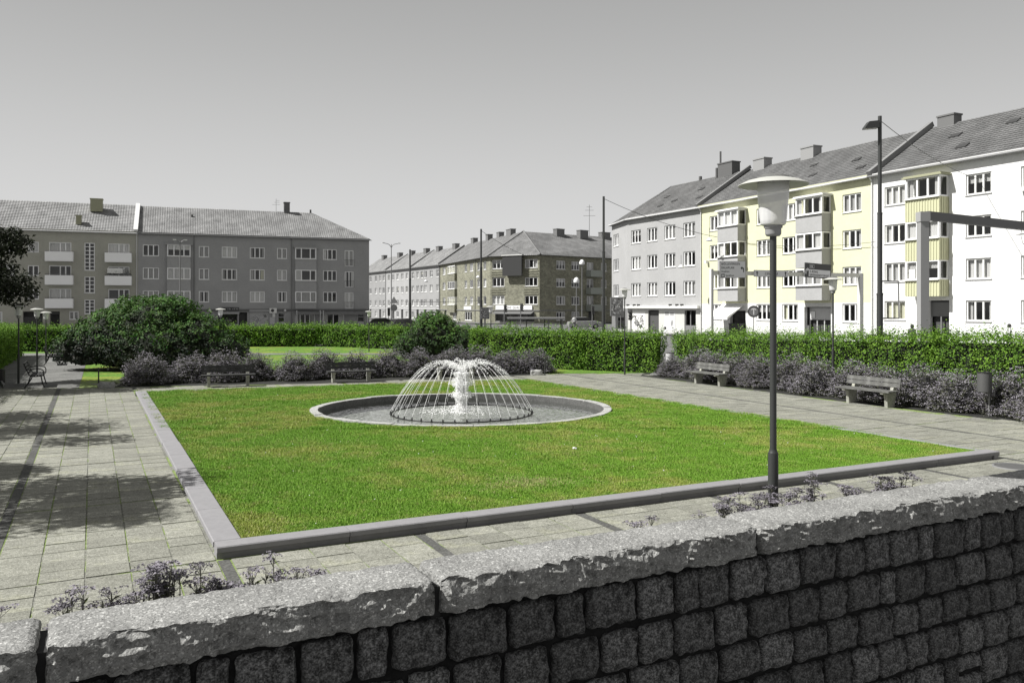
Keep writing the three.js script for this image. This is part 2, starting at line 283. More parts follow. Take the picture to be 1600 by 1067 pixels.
{ // grit, twigs and dead leaves on the paving
  const r = rng(45), l = []; for (let i = 0; i < 1500; i++) { const s = r(), u = s < 0.5 ? rr(-8, -0.1, r) : rr(-0.2, 14, r), v = s < 0.5 ? rr(-3.5, 18, r) : rr(-2.6, -0.1, r), [x, d] = UVp(u, v), z = rr(0.006, 0.03, r), t = rr(0.04, 0.16, r); l.push({ p: W(x, d, 0.014), n: V(rr(-0.4, 0.4, r), 1, rr(-0.4, 0.4, r)), a: V(rr(-1, 1, r), 0, rr(-1, 1, r)), l: z, w: z * rr(0.3, 0.8, r), c: [t, t, t * 0.85] }); }
  const m = mesh('paving_litter', leaves(l), M(0xffffff, 0.95, { vertexColors: true, side: THREE.DoubleSide }), scene); m.userData = { kind: 'stuff', label: 'grit and dry leaf scraps scattered over the paving', category: 'litter' };
}
{ // fountain
  const f = thing('fountain', 'round sunken fountain basin with a ring of white water jets', 'fountain', W(FC.x, FC.d));
  const el = (t, g, y) => V(Math.cos(t) * (FC.a + g), y, Math.sin(t) * (FC.b + g));
  const ring = (g0, y0, g1, y1, t0, t1, n) => { const p = [], idx = []; for (let i = 0; i <= n; i++) { const t = t0 + (t1 - t0) * i / n; const a = el(t, g0, y0), b = el(t, g1, y1); p.push(a.x, a.y, a.z, b.x, b.y, b.z); if (i < n) idx.push(i * 2, i * 2 + 1, i * 2 + 2, i * 2 + 1, i * 2 + 3, i * 2 + 2); } const g = new THREE.BufferGeometry(); g.setAttribute('position', new THREE.Float32BufferAttribute(p, 3)); g.setIndex(idx); g.computeVertexNormals(); return g; };
  mesh('basin_wall', triUV(ring(-0.2, 0.13, -0.22, -0.4, 0, Math.PI * 2, 96)), M(col(0.2), 0.8, { map: TX.granite }), f);
  mesh('basin_floor', new THREE.CircleGeometry(1, 64).rotateX(-Math.PI / 2).scale(FC.a - 0.2, 1, FC.b - 0.2).translate(0, -0.22, 0), M(col(0.62, 0.63, 0.6), 0.9, { map: TX.granite }), f);
  const n = 26, r = rng(51);
  for (let i = 0; i < n; i++) {
    const t0 = (i + 0.012) / n * Math.PI * 2, t1 = (i + 0.988) / n * Math.PI * 2, y = 0.145 + rr(-0.012, 0.012, r);
    const parts = [ring(-0.2, y, 0, y, t0, t1, 6), ring(0, y, 0, -0.02, t0, t1, 6), ring(-0.2, -0.02, -0.2, y, t0, t1, 6)].map(g => triUV(g));
    for (const t of [t0, t1]) { const a = el(t, -0.2, -0.02), b = el(t, 0, -0.02), c = el(t, 0, y), d = el(t, -0.2, y), g = new THREE.BufferGeometry(); g.setAttribute('position', new THREE.Float32BufferAttribute([a, b, c, a, c, d].flatMap(v => [v.x, v.y, v.z]), 3)); g.computeVertexNormals(); parts.push(triUV(g)); }
    mesh('rim_stone', merge(parts), MT.rim, f);
  }
  const wy = -0.02, RN = 1.87;
  // water surface with ripples
  const nr = 130, na = 320, p = [], idx = []; 
  for (let i = 0; i <= nr; i++) for (let j = 0; j <= na; j++) {
    const rad = i / nr, t = j / na * Math.PI * 2, x = Math.cos(t) * (FC.a - 0.2) * rad, z = Math.sin(t) * (FC.b - 0.2) * rad, R0 = Math.hypot(x, z);
    const amp = 0.004 + 0.014 * Math.exp(-R0 * 1.0); 
    p.push(x, wy + amp * (Math.sin(R0 * 34 + 4 * n2(x * 1.5, z * 1.5)) * 0.35 + n2(x * 5.1, z * 5.1) * 0.6 + n2(x * 12, z * 12) * 0.45), z);
    if (i < nr && j < na) { const a = i * (na + 1) + j, b = a + na + 1; idx.push(a, a + 1, b, b, a + 1, b + 1); }
  }
  const wg = new THREE.BufferGeometry(); wg.setAttribute('position', new THREE.Float32BufferAttribute(p, 3)); wg.setIndex(idx); wg.computeVertexNormals(); wg.translate(FC.x, 0, -FC.d);
  struct('water', wg, new THREE.MeshPhysicalMaterial({ color: col(0.8, 0.82, 0.8), roughness: 0.06, transmission: 1, thickness: 0, ior: 1.4 }));
  mesh('nozzle_ring', new THREE.TorusGeometry(RN, 0.016, 8, 90).rotateX(Math.PI / 2).translate(0, wy + 0.01, 0), MT.iron, f);
  const NJ = 40;
  const nz = merge([cyl(0.018, 0.014, 0.08), cyl(0.03, 0.03, 0.03)]);
  const drops = [], drop = new THREE.OctahedronGeometry(1, 0);
  for (let i = 0; i < NJ; i++) {
    const t = i / NJ * Math.PI * 2 + 0.03, c = Math.cos(t), s = Math.sin(t);
    const q = mesh('nozzle', nz, MT.iron, f); q.position.set(c * RN, wy, s * RN);
    // parabola: leaves the ring leaning inwards, peaks above the middle and falls on the centre
    const peak = rr(1.18, 1.3, r), rp = rr(0.5, 0.62, r), y0 = wy + 0.1, pts = [];
    const at = k => { const rad = RN * (1 - k), km = 1 - rp / RN, yy = y0 + peak * (1 - ((k - km) / km) ** 2); return V(c * rad, yy, s * rad); };
    const cut = rr(0.4, 0.52, r); for (let k = 0; k <= 12; k++) pts.push(at(cut * k / 12));
    const gs = drops; const tube = new THREE.TubeGeometry(new THREE.CatmullRomCurve3(pts), 16, 0.0036, 5);
    for (let k = 0; k < 80; k++) { const a = cut * 0.7 + Math.pow(r(), 0.85) * (1.02 - cut * 0.7), e = 0.008 + 0.1 * Math.max(0, a - cut); const P = at(Math.min(a, 1.02)); const z = rr(0.004, 0.011, r); gs.push(drop.clone().scale(z, z * rr(1, 2, r), z).translate(P.x + rr(-e, e, r), P.y + rr(-e, e, r), P.z + rr(-e, e, r))); }
    mesh('water_jet', tube, MT.foam, f);
  }
  const gs = drops;
  for (let k = 0; k < 8000; k++) { // falling column in the middle
    const y = wy + Math.pow(r(), 0.8) * 1.08, wd = (0.12 + 0.12 * Math.max(0, y / 1.1) + 0.16 * Math.exp(-Math.max(0, y) * 9)) * (1 + 0.5 * n2(y * 4, 3)), a = r() * 6.28, q = Math.sqrt(-Math.log(1 - r() * 0.99)) * wd * 0.8, z = rr(0.004, 0.013, r);
    gs.push(drop.clone().scale(z, z * rr(1, 2.6, r), z).translate(Math.cos(a) * q, y, Math.sin(a) * q));
  }
  for (let k = 0; k < 900; k++) { const a = r() * 6.28, q = 0.75 * r(), y = wy + 0.02 + r() ** 2 * 0.22 * (1 - q * 0.8), z = rr(0.004, 0.012, r); gs.push(drop.clone().scale(z * 1.5, z, z * 1.5).translate(Math.cos(a) * q * 1.5, y, Math.sin(a) * q)); }
  const pl = mesh('plume', merge(gs), MT.foam, f); pl.userData.kind = 'stuff';
}
// ---------------------------------------------------------------- boundary wall in the foreground
const wallTurn = Math.atan2(D2[1], D2[0]);
{
  const wall = thing('stone_wall', 'rough granite block wall with long coping stones in the foreground', 'stone wall', W(wallA[0], wallA[1]), wallTurn);
  const TOP = 1.2, CT = 0.205, CW = 0.43;
  const ridge = (x, y, z, f) => 1 - Math.abs(n3(x * f, y * f, z * f));
  const coping = (x0, x1, seed) => {
    const L = x1 - x0, nx = Math.round(L / 0.014), g0 = new THREE.BoxGeometry(L, CT, CW, nx, 16, 30).translate((x0 + x1) / 2, TOP - CT / 2, -CW / 2);
    g0.deleteAttribute('normal'); g0.deleteAttribute('uv'); const g = mergeVertices(g0, 1e-5), p = g.attributes.position, o = seed * 7.3;
    for (let i = 0; i < p.count; i++) {
      let x = p.getX(i), y = p.getY(i), z = p.getZ(i); const X = x + o;
      const ty = (TOP - y) / CT, e = Math.min(x - x0, x1 - x), front = sm(-0.06, 0, z);
      // quarry face: coarse breaks, hollows and ridges
      const rock = 0.05 * (1 - ridge(X, y * 1.5, 3, 2.3)) + 0.045 * (1 - ridge(X * 0.9 + y, y * 1.8, 9, 5.5)) + 0.022 * (1 - ridge(X, y * 1.4, 5, 12)) + 0.006 * n3(X * 30, y * 34, 2);
      const chip = sm(0.32, 0, ty) * (0.004 + 0.02 * sm(0.25, 0.9, n3(X * 2.6, 5, 5)) + 0.005 * n3(X * 9, 1, 8));
      const under = sm(0.8, 1, ty) * 0.025;
      z -= front * (rock + chip + under - 0.03);
      const top = sm(0.12, 0, ty);
      y += top * (0.004 * n3(X * 6, z * 6, 4) + 0.0022 * n3(X * 30, z * 30, 6) - front * (0.006 + 0.01 * sm(0.0, 0.8, n3(X * 4, 2, 7))));
      y -= sm(0.05, 0, e) * top * 0.016; z -= front * sm(0.05, 0, e) * 0.035; y += (1 - top) * sm(0.85, 1, ty) * 0.012 * n3(X * 7, z * 9, 2);
      x += (x - x0 < 0.001 ? 1 : x1 - x < 0.001 ? -1 : 0) * (0.006 + 0.008 * n3(y * 9, z * 9, X) + sm(0.25, 0, ty) * 0.006);
      z += sm(-CW + 0.03, -CW, z) * 0.015 * n3(X * 6, y * 9, 3);
      p.setXYZ(i, x, y, z);
    }
    g.computeVertexNormals(); return triUV(toCreasedNormals(g, 0.9));
  };
  const cuts = [-3.2, -1.55, -0.02, 2.01, 4.52, 7.44, 9.9, 12.4];
  for (let i = 0; i + 1 < cuts.length; i++) mesh('coping_stone', coping(cuts[i] + 0.015, cuts[i + 1] - 0.015, i), MT.granite, wall);
  for (const x of cuts.slice(1, -1)) mesh('joint_mortar', box(0.06, CT, CW - 0.12, x, TOP - CT / 2 - 0.06, -CW / 2 - 0.03), MT.mortar, wall);
  // squared blocks below in courses
  const r = rng(61), tones = [0.8, 1, 1.2, 0.65].map(q => M(col(0.3 * q), 0.92, { map: TX.sett, bumpMap: TX.graniteB, bumpScale: 0.012 }));
  const block = (w, h, seed) => {
    const dp = 0.16, g0 = new THREE.BoxGeometry(w, h, dp, Math.max(4, Math.round(w / 0.02)), Math.max(4, Math.round(h / 0.02)), 5); g0.deleteAttribute('normal'); g0.deleteAttribute('uv');
    const g = mergeVertices(g0, 1e-5), p = g.attributes.position, o = seed * 3.7;
    for (let i = 0; i < p.count; i++) {
      let x = p.getX(i), y = p.getY(i), z = p.getZ(i); const a = Math.abs(x) / (w / 2), b = Math.abs(y) / (h / 2), f = sm(0, dp / 2, z);
      const corner = sm(0.72, 1, a) * sm(0.72, 1, b), edge = Math.max(sm(0.86, 1, a), sm(0.86, 1, b));
      x *= 1 - 0.07 * corner - 0.02 * f * sm(0.85, 1, a); y *= 1 - 0.07 * corner - 0.02 * f * sm(0.85, 1, b);
      x += 0.008 * n3(y * 9 + o, z * 5, o) * sm(0.7, 1, a); y += 0.009 * n3(x * 9 + o, z * 5, o + 5) * sm(0.7, 1, b);
      z += f * (-0.022 * edge + 0.014 * n3(x * 6 + o, y * 6, o) + 0.010 * (ridge(x + o, y, 1, 11) - 0.7) + 0.004 * n3(x * 34, y * 34, o));
      p.setXYZ(i, x, y, z);
    }
    g.computeVertexNormals(); return triUV(toCreasedNormals(g, 0.9));
  };
  let y = TOP - CT - 0.02, seed = 1;
  for (let c = 0; c < 7; c++) {
    const H = [0.3, 0.29, 0.27, 0.3, 0.31, 0.3, 0.3][c]; let x = -3.3 + r() * 0.3;
    while (x < 12.3) {
      let w = rr(0.28, 0.42, r); if (r() < 0.07) w = rr(0.16, 0.22, r);
      const x2 = x + w, gap = rr(0.014, 0.032, r); let parts = [[y - H, y]];
      if (c >= 2 && r() < 0.07) { const k = rr(0.4, 0.6, r); parts = [[y - H, y - H * k - 0.01], [y - H * k + 0.01, y]]; }
      for (const [a, b] of parts) {
        const ga = rr(0.008, 0.018, r), m = mesh('wall_block', block(x2 - x - gap, b - a - ga * 2, seed++), pick(tones, r), wall);
        m.position.set((x + x2) / 2, (a + b) / 2 + rr(-0.006, 0.006, r), -0.125 + rr(-0.012, 0.012, r)); m.rotation.set(rr(-0.02, 0.02, r), rr(-0.025, 0.025, r), rr(-0.025, 0.025, r));
      }
      x = x2;
    }
    y -= H + 0.004;
  }
  { // recessed mortar with a rough surface, and the wall's back
    const g0 = new THREE.BoxGeometry(15.8, 2.4, 0.02, 500, 80, 1).translate(4.6, -0.21, -0.105); const p = g0.attributes.position;
    for (let i = 0; i < p.count; i++) if (p.getZ(i) > -0.1) p.setZ(i, p.getZ(i) + 0.012 * n3(p.getX(i) * 16, p.getY(i) * 16, 1) + 0.006 * n3(p.getX(i) * 40, p.getY(i) * 40, 2));
    g0.computeVertexNormals(); mesh('mortar', triUV(g0), M(col(0.012), 1, { map: TX.sett }), wall);
    mesh('wall_core', box(15.8, 2.4, 0.22, 4.6, -0.215, -0.24), M(col(0.09), 0.95, { map: TX.sett }), wall);
  }
}
// ---------------------------------------------------------------- leaves and plants
function leaves(list) { // list of {p, n (leaf normal), a (long axis), l, w, c:[r,g,b], fold}
  const N = list.length, pos = new Float32Array(N * 18), cl = new Float32Array(N * 18), b = V(), a = V(), n = V(); let k = 0;
  for (const q of list) {
    n.copy(q.n).normalize(); a.copy(q.a).addScaledVector(n, -q.a.dot(n)); if (a.lengthSq() < 1e-6) a.set(n.z, n.x, n.y).addScaledVector(n, -(n.z * n.x + n.x * n.y + n.y * n.z)); a.normalize(); b.crossVectors(n, a);
    const f = q.f ?? 0.25, P = q.p, l = q.l, w = q.w;
    const A = [P.x, P.y, P.z], T = [P.x + a.x * l, P.y + a.y * l, P.z + a.z * l];
    const m = [P.x + a.x * l * 0.45, P.y + a.y * l * 0.45, P.z + a.z * l * 0.45];
    const Lf = [m[0] + b.x * w / 2 + n.x * w * f, m[1] + b.y * w / 2 + n.y * w * f, m[2] + b.z * w / 2 + n.z * w * f], Rt = [m[0] - b.x * w / 2 + n.x * w * f, m[1] - b.y * w / 2 + n.y * w * f, m[2] - b.z * w / 2 + n.z * w * f];
    for (const v of [A, T, Lf, A, Rt, T]) { pos.set(v, k); cl.set(q.c, k); k += 3; }
  }
  const g = new THREE.BufferGeometry(); g.setAttribute('position', new THREE.BufferAttribute(pos, 3)); g.setAttribute('color', new THREE.BufferAttribute(cl, 3)); g.computeVertexNormals(); return g;
}
const rdir = r => { const z = rr(-1, 1, r), t = r() * 6.283, s = Math.sqrt(1 - z * z); return V(s * Math.cos(t), z, s * Math.sin(t)); };
const mixc = (a, b, t) => [a[0] + (b[0] - a[0]) * t, a[1] + (b[1] - a[1]) * t, a[2] + (b[2] - a[2]) * t];
// clipped hedge along a line of (x, d, height) points
function hedge(label, line, width, dens, leaf, cols, seed, shoots = 0.26) {
  const r = rng(seed), L0 = line[0], o = thing('hedge', label, 'hedge', W(L0[0], L0[1]), 0, 'clipped green hedges round the square');
  const seg = [], coreG = []; let tot = 0;
  for (let i = 0; i + 1 < line.length; i++) { const a = line[i], b = line[i + 1], l = Math.hypot(b[0] - a[0], b[1] - a[1]); seg.push({ a, b, l, u: V((b[0] - a[0]) / l, 0, -(b[1] - a[1]) / l), n: V(-(b[1] - a[1]) / l, 0, -(b[0] - a[0]) / l) }); tot += l; }
  const list = [];
  for (const s of seg) {
    const A = W(s.a[0] - L0[0], s.a[1] - L0[1]);
    const hAt = t => s.a[2] + (s.b[2] - s.a[2]) * t / s.l;
    { // dark twiggy inside
      const P = [], f = (t, w, y) => A.clone().addScaledVector(s.u, t).addScaledVector(s.n, w).setY(y), ix = 0.2, hw = width / 2 - 0.2;
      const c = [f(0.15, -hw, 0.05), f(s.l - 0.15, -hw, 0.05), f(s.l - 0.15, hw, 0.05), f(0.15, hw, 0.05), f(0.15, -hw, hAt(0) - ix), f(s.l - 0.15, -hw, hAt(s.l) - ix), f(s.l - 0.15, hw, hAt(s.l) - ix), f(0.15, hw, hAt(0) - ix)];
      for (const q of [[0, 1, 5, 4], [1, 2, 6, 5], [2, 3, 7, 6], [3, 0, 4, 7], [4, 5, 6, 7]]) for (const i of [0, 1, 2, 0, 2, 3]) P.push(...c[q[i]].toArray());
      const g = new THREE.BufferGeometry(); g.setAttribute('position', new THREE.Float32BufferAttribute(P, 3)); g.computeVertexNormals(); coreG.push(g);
    }
    const hm = (s.a[2] + s.b[2]) / 2, faces = [['f', s.l * hm, 1], ['b', s.l * hm, 0.35], ['t', s.l * width, 1.15], ['e0', width * hm, 1], ['e1', width * hm, 1]];
    for (const [k, ar, m] of faces) for (let i = 0, N = ar * dens * m; i < N; i++) {
      let t = r() * s.l, w = rr(-0.5, 0.5, r) * width, h = hAt(t), y = Math.pow(r(), 0.9) * h, n;
      if (k === 'f') { w = width / 2; n = s.n.clone().negate(); } else if (k === 'b') { w = -width / 2; n = s.n.clone(); } else if (k === 't') { y = h; n = V(0, 1, 0); } else { t = k === 'e0' ? 0 : s.l; n = s.u.clone().multiplyScalar(k === 'e0' ? -1 : 1); }
      if (k === 'f') n = s.n.clone().negate(), w = -width / 2; if (k === 'b') n = s.n.clone(), w = width / 2;
      const P = A.clone().addScaledVector(s.u, t).addScaledVector(s.n, w); P.y = y;
      const bulge = 0.12 * n3((P.x + L0[0]) * 1.1, P.y * 1.3, (P.z - L0[1]) * 1.1) + 0.06 * n3((P.x + L0[0]) * 3, P.y * 3, P.z * 3), dp = Math.pow(r(), 1.6) * 0.26;
      P.addScaledVector(n, bulge - dp);
      if (k === 't') { P.y += Math.pow(r(), 3) * shoots * (1 + n3(P.x * 2, 1, P.z * 2)); }
      const nn = n.clone().multiplyScalar(0.8).add(V(0, 0.45, 0)).addScaledVector(rdir(r), 0.85), ax = rdir(r).addScaledVector(V(0, 1, 0), k === 't' ? 0.9 : 0.1);
      const q = rr(0.7, 1.25, r), z = leaf * rr(0.7, 1.25, r), c = mixc(cols[0], cols[1], Math.min(1, Math.max(0, r() * 0.8 + 0.3 * n3(P.x * 1.5, P.y * 2, P.z * 1.5))));
      list.push({ p: P, n: nn, a: ax, l: z, w: z * 0.6, c: c.map(v => v * q) });
    }
  }
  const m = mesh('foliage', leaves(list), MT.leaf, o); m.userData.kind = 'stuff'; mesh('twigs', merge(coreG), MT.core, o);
  return o;
}
// ---- hedges
const GH = [[0.085, 0.19, 0.018], [0.21, 0.36, 0.038]];
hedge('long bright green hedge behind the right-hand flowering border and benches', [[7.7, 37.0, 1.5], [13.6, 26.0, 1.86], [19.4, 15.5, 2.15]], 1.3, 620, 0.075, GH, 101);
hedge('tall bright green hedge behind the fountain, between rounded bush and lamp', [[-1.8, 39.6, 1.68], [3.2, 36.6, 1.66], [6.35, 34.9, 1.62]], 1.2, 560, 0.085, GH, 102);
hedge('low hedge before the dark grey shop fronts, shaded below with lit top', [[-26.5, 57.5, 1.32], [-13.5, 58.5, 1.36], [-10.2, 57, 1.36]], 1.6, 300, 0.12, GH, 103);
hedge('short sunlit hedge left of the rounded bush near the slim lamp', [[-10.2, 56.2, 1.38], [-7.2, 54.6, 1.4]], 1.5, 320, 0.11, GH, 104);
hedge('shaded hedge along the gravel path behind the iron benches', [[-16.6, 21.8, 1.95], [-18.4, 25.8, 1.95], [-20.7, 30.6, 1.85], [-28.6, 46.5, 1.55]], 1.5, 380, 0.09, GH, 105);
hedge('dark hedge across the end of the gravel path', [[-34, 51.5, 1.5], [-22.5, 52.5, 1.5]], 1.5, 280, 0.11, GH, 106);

// rounded evergreen shrubs made of many sprays
function bigBush(label, x, d, lobes, leaf, nPer, cols, seed) {
  const r = rng(seed), o = thing('evergreen_bush', label, 'bush', W(x, d)), list = [], coreG = [], st = [];
  for (const [lx, ly, lz, rx, ry, rz] of lobes) {
    const core = new THREE.IcosahedronGeometry(1, 2); const cp = core.attributes.position;
    for (let i = 0; i < cp.count; i++) { const k = 0.74 + 0.1 * n3(cp.getX(i) * 2 + lx, cp.getY(i) * 2, cp.getZ(i) * 2 + lz); cp.setXYZ(i, cp.getX(i) * k, cp.getY(i) * k, cp.getZ(i) * k); }
    coreG.push(core.scale(rx, ry, rz).translate(lx, Math.max(ly, ry * 0.55), lz));
    const N = Math.round(nPer * (rx * ry + ry * rz + rx * rz));
    for (let i = 0; i < N; i++) {
      const dir = rdir(r); if (dir.y < -0.55) continue;
      const q = n3(dir.x * 2.6 + lx, dir.y * 3.4 + seed, dir.z * 2.6 + lz), q2 = n3(dir.x * 6 + lx, dir.y * 8, dir.z * 6), k = 0.9 + 0.15 * q + 0.09 * q2;
      const c0 = V(lx + dir.x * rx * k, ly + dir.y * ry * k, lz + dir.z * rz * k); if (c0.y < 0.12) continue;
      const nrm = V(dir.x / rx, dir.y / ry, dir.z / rz).normalize();
      // a spray: leaves ringed round a twig end
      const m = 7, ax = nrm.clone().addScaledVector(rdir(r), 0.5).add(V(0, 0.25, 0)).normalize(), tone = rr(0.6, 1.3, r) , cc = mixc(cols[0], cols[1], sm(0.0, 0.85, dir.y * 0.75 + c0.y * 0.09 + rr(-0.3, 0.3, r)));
      for (let j = 0; j < m; j++) {
        const sd = rdir(r).addScaledVector(ax, 0.5).normalize(), z = leaf * rr(0.7, 1.2, r);
        list.push({ p: c0.clone().addScaledVector(rdir(r), leaf * 0.6), n: ax.clone().addScaledVector(rdir(r), 0.5), a: sd, l: z, w: z * 0.5, c: cc.map(v => v * tone * rr(0.8, 1.2, r)), f: 0.2 });
      }
    }
    st.push(bar(V(lx * 0.3, -0.1, lz * 0.3), V(lx * 0.8, ly, lz * 0.8), 0.09));
  }
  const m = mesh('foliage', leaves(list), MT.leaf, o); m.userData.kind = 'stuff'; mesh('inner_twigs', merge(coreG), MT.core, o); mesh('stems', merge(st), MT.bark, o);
  return o;
}
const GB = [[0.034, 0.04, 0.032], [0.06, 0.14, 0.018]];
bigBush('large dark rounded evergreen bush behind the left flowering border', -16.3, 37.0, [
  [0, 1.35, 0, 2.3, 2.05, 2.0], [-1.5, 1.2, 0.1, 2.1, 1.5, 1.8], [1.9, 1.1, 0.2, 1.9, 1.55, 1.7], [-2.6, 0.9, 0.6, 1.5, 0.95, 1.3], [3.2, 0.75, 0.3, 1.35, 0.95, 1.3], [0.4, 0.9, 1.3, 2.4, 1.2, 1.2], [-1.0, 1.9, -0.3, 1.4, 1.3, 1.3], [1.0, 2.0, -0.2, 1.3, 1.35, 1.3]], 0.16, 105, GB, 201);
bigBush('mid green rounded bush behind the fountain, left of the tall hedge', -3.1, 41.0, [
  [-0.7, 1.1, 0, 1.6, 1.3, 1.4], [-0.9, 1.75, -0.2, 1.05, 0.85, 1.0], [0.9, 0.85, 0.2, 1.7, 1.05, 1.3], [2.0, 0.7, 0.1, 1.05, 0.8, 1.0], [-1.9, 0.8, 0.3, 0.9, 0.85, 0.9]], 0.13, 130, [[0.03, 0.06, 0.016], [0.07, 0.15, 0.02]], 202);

// ---- deciduous trees at the left edge: limbs and leafy sprays
function tree(label, x, d, H, rad, base, seed, nSpray, leaf = 0.11) {
  const r = rng(seed), o = thing('broadleaf_tree', label, 'tree', W(x, d), 0, 'trees at the left edge of the square'), limbs = [], list = [];
  limbs.push(cyl(0.16, 0.11, base + 0.6, 0, -0.1, 0, 12));
  const cy = base + (H - base) * 0.48, ry = (H - base) * 0.55, clumps = [];
  for (let i = 0; i < 26; i++) {
    const dir = rdir(r); dir.y = Math.abs(dir.y) * 1.2 - 0.45; dir.normalize(); const k = rr(0.45, 0.95, r), c = V(dir.x * rad * k, cy + dir.y * ry * k, dir.z * rad * k); clumps.push([c, rr(0.5, 0.95, r) * rad * 0.36]);
    const mid = V(c.x * 0.4, base + 0.3 + (c.y - base) * 0.35, c.z * 0.4); limbs.push(bar(V(0, base * 0.8 + r() * 0.5, 0), mid, 0.05, 6), bar(mid, c, 0.026, 5));
  }
  for (let i = 0; i < nSpray; i++) {
    const [c, q] = pick(clumps, r), dir = rdir(r), k = Math.pow(r(), 0.45), p0 = c.clone().addScaledVector(V(dir.x, dir.y * 0.7, dir.z), q * k);
    for (let j = 0; j < 6; j++) { const z = leaf * rr(0.7, 1.25, r), t = rr(0.7, 1.3, r); list.push({ p: p0.clone().addScaledVector(rdir(r), 0.12), n: rdir(r).add(V(0, 0.8, 0)), a: rdir(r).add(V(0, -0.3, 0)), l: z, w: z * 0.62, c: [0.02 * t, 0.026 * t, 0.013 * t] }); }
  }
  mesh('trunk', merge(limbs), MT.bark, o); const m = mesh('crown', leaves(list), MT.leaf, o); m.userData.kind = 'stuff';
}
tree('dark leafy tree whose branches reach in at the left edge', -19.6, 28.0, 6.3, 3.2, 1.9, 301, 5200, 0.14);
tree('tree beside the left paving, outermost of the row, casting dappled shade', -16.5, 17.6, 7.0, 3.5, 2.4, 302, 5500);
tree('tree nearest the foreground wall, outside the left edge, casting dappled shade', -12.7, 10.6, 6.9, 3.5, 2.6, 303, 5500);

// ---- flowering border shrubs (flat grey-violet flower heads over dark leaves)
function umbel(list, p, R0, r, c0, n) { // a domed head of tiny florets
  for (let i = 0; i < n; i++) { const a = r() * 6.283, q = Math.sqrt(r()) * R0, h = (1 - (q / R0) ** 2) * R0 * 0.35, z = R0 * rr(0.3, 0.5, r), t = rr(0.8, 1.2, r); const P = V(p.x + Math.cos(a) * q, p.y + h, p.z + Math.sin(a) * q); list.push({ p: P, n: V(0, 1, 0).addScaledVector(rdir(r), 0.7), a: rdir(r), l: z, w: z * 0.9, c: c0.map(v => v * t), f: 0.1 }); }
}
function shrubGeo(seed) {
  const r = rng(seed), heads = [], lv = [], rx = 0.85, ry = 1.02;
  for (let i = 0; i < 1500; i++) {
    const dir = rdir(r); if (dir.y < -0.15) dir.y *= -0.6; const q = 0.92 + 0.2 * n3(dir.x * 1.9 + seed, dir.y * 1.9, dir.z * 1.9) + 0.11 * n3(dir.x * 6 + seed, dir.y * 6, dir.z * 6);
    const dpt = 1 - 0.22 * r() ** 2, P = V(dir.x * rx * q * dpt, Math.max(0.06, dir.y * ry * q * dpt), dir.z * rx * q * dpt); const v = rr(0.85, 1.15, r);
    if (dir.y > 0.08 || r() < 0.35) umbel(heads, P, rr(0.05, 0.09, r), r, [0.2 * v, 0.187 * v, 0.21 * v], 8);
    for (let j = 0; j < 5; j++) { const z = rr(0.045, 0.085, r), t = rr(0.5, 1.2, r); lv.push({ p: P.clone().multiplyScalar(rr(0.55, 0.99, r)).addScaledVector(rdir(r), 0.05), n: rdir(r).add(V(0, 0.6, 0)), a: dir.clone().addScaledVector(rdir(r), 0.6), l: z, w: z * 0.35, c: [0.1 * t, 0.105 * t, 0.07 * t] }); }
  }
  const st = []; for (let i = 0; i < 26; i++) { const a = r() * 6.283, q = rr(0.2, 0.7, r); st.push(bar(V(Math.cos(a) * 0.1, 0, Math.sin(a) * 0.1), V(Math.cos(a) * q, rr(0.5, 0.85, r), Math.sin(a) * q), 0.007, 4)); }
  const core = new THREE.IcosahedronGeometry(0.45, 2).scale(1, 1.0, 1).translate(0, 0.3, 0); return { heads: leaves(heads), lv: leaves(lv), st: merge(st), core };
}
{
  const vars = [1, 2, 3, 4].map(k => shrubGeo(400 + k)), G = 'grey-violet flowering shrubs in the borders';
  const put = (x, d, s, sy, label, k, r) => {
    const v = vars[k % 4], o = thing('flowering_shrub', label, 'shrub', W(x, d), r() * 6.28, G); o.scale.set(s, sy, s);
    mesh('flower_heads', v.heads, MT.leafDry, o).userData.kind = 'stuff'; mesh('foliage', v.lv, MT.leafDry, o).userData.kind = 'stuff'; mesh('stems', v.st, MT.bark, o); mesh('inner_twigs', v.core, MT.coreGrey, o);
  };
  const r = rng(77); let k = 0;
  const A = [-13.2, 29.6], B = [1.0, 34.6], n = 13;
  for (let i = 0; i < n; i++) { const t = i / (n - 1), [x, d] = lerp2(A, B, t); put(x + rr(-0.15, 0.15, r), d + rr(-0.2, 0.2, r) + 0.25 + (i % 2) * 0.35, rr(1.0, 1.3, r), rr(0.98, 1.18, r) * (t > 0.9 ? 0.9 : 1), `grey-violet flowering shrub in the border behind the fountain, ${ORD[i]} from the left end`, k++, r); }
  const A2 = [6.2, 32.8], B2 = [15.2, 15.4], n2_ = 17;
  for (let i = 0; i < n2_; i++) { const t = i / (n2_ - 1), [x, d] = lerp2(A2, B2, t); put(x + 0.25 + rr(-0.12, 0.12, r) + (i % 2) * 0.35, d + 0.15 + (i % 2) * 0.2, rr(1.0, 1.28, r) * (i ? 1 : 0.7), rr(1.0, 1.18, r) * (i ? 1 : 0.75), `grey-violet flowering shrub in the border by the right-hand hedge, ${ORD[i]} from the far end`, k++, r); }
}
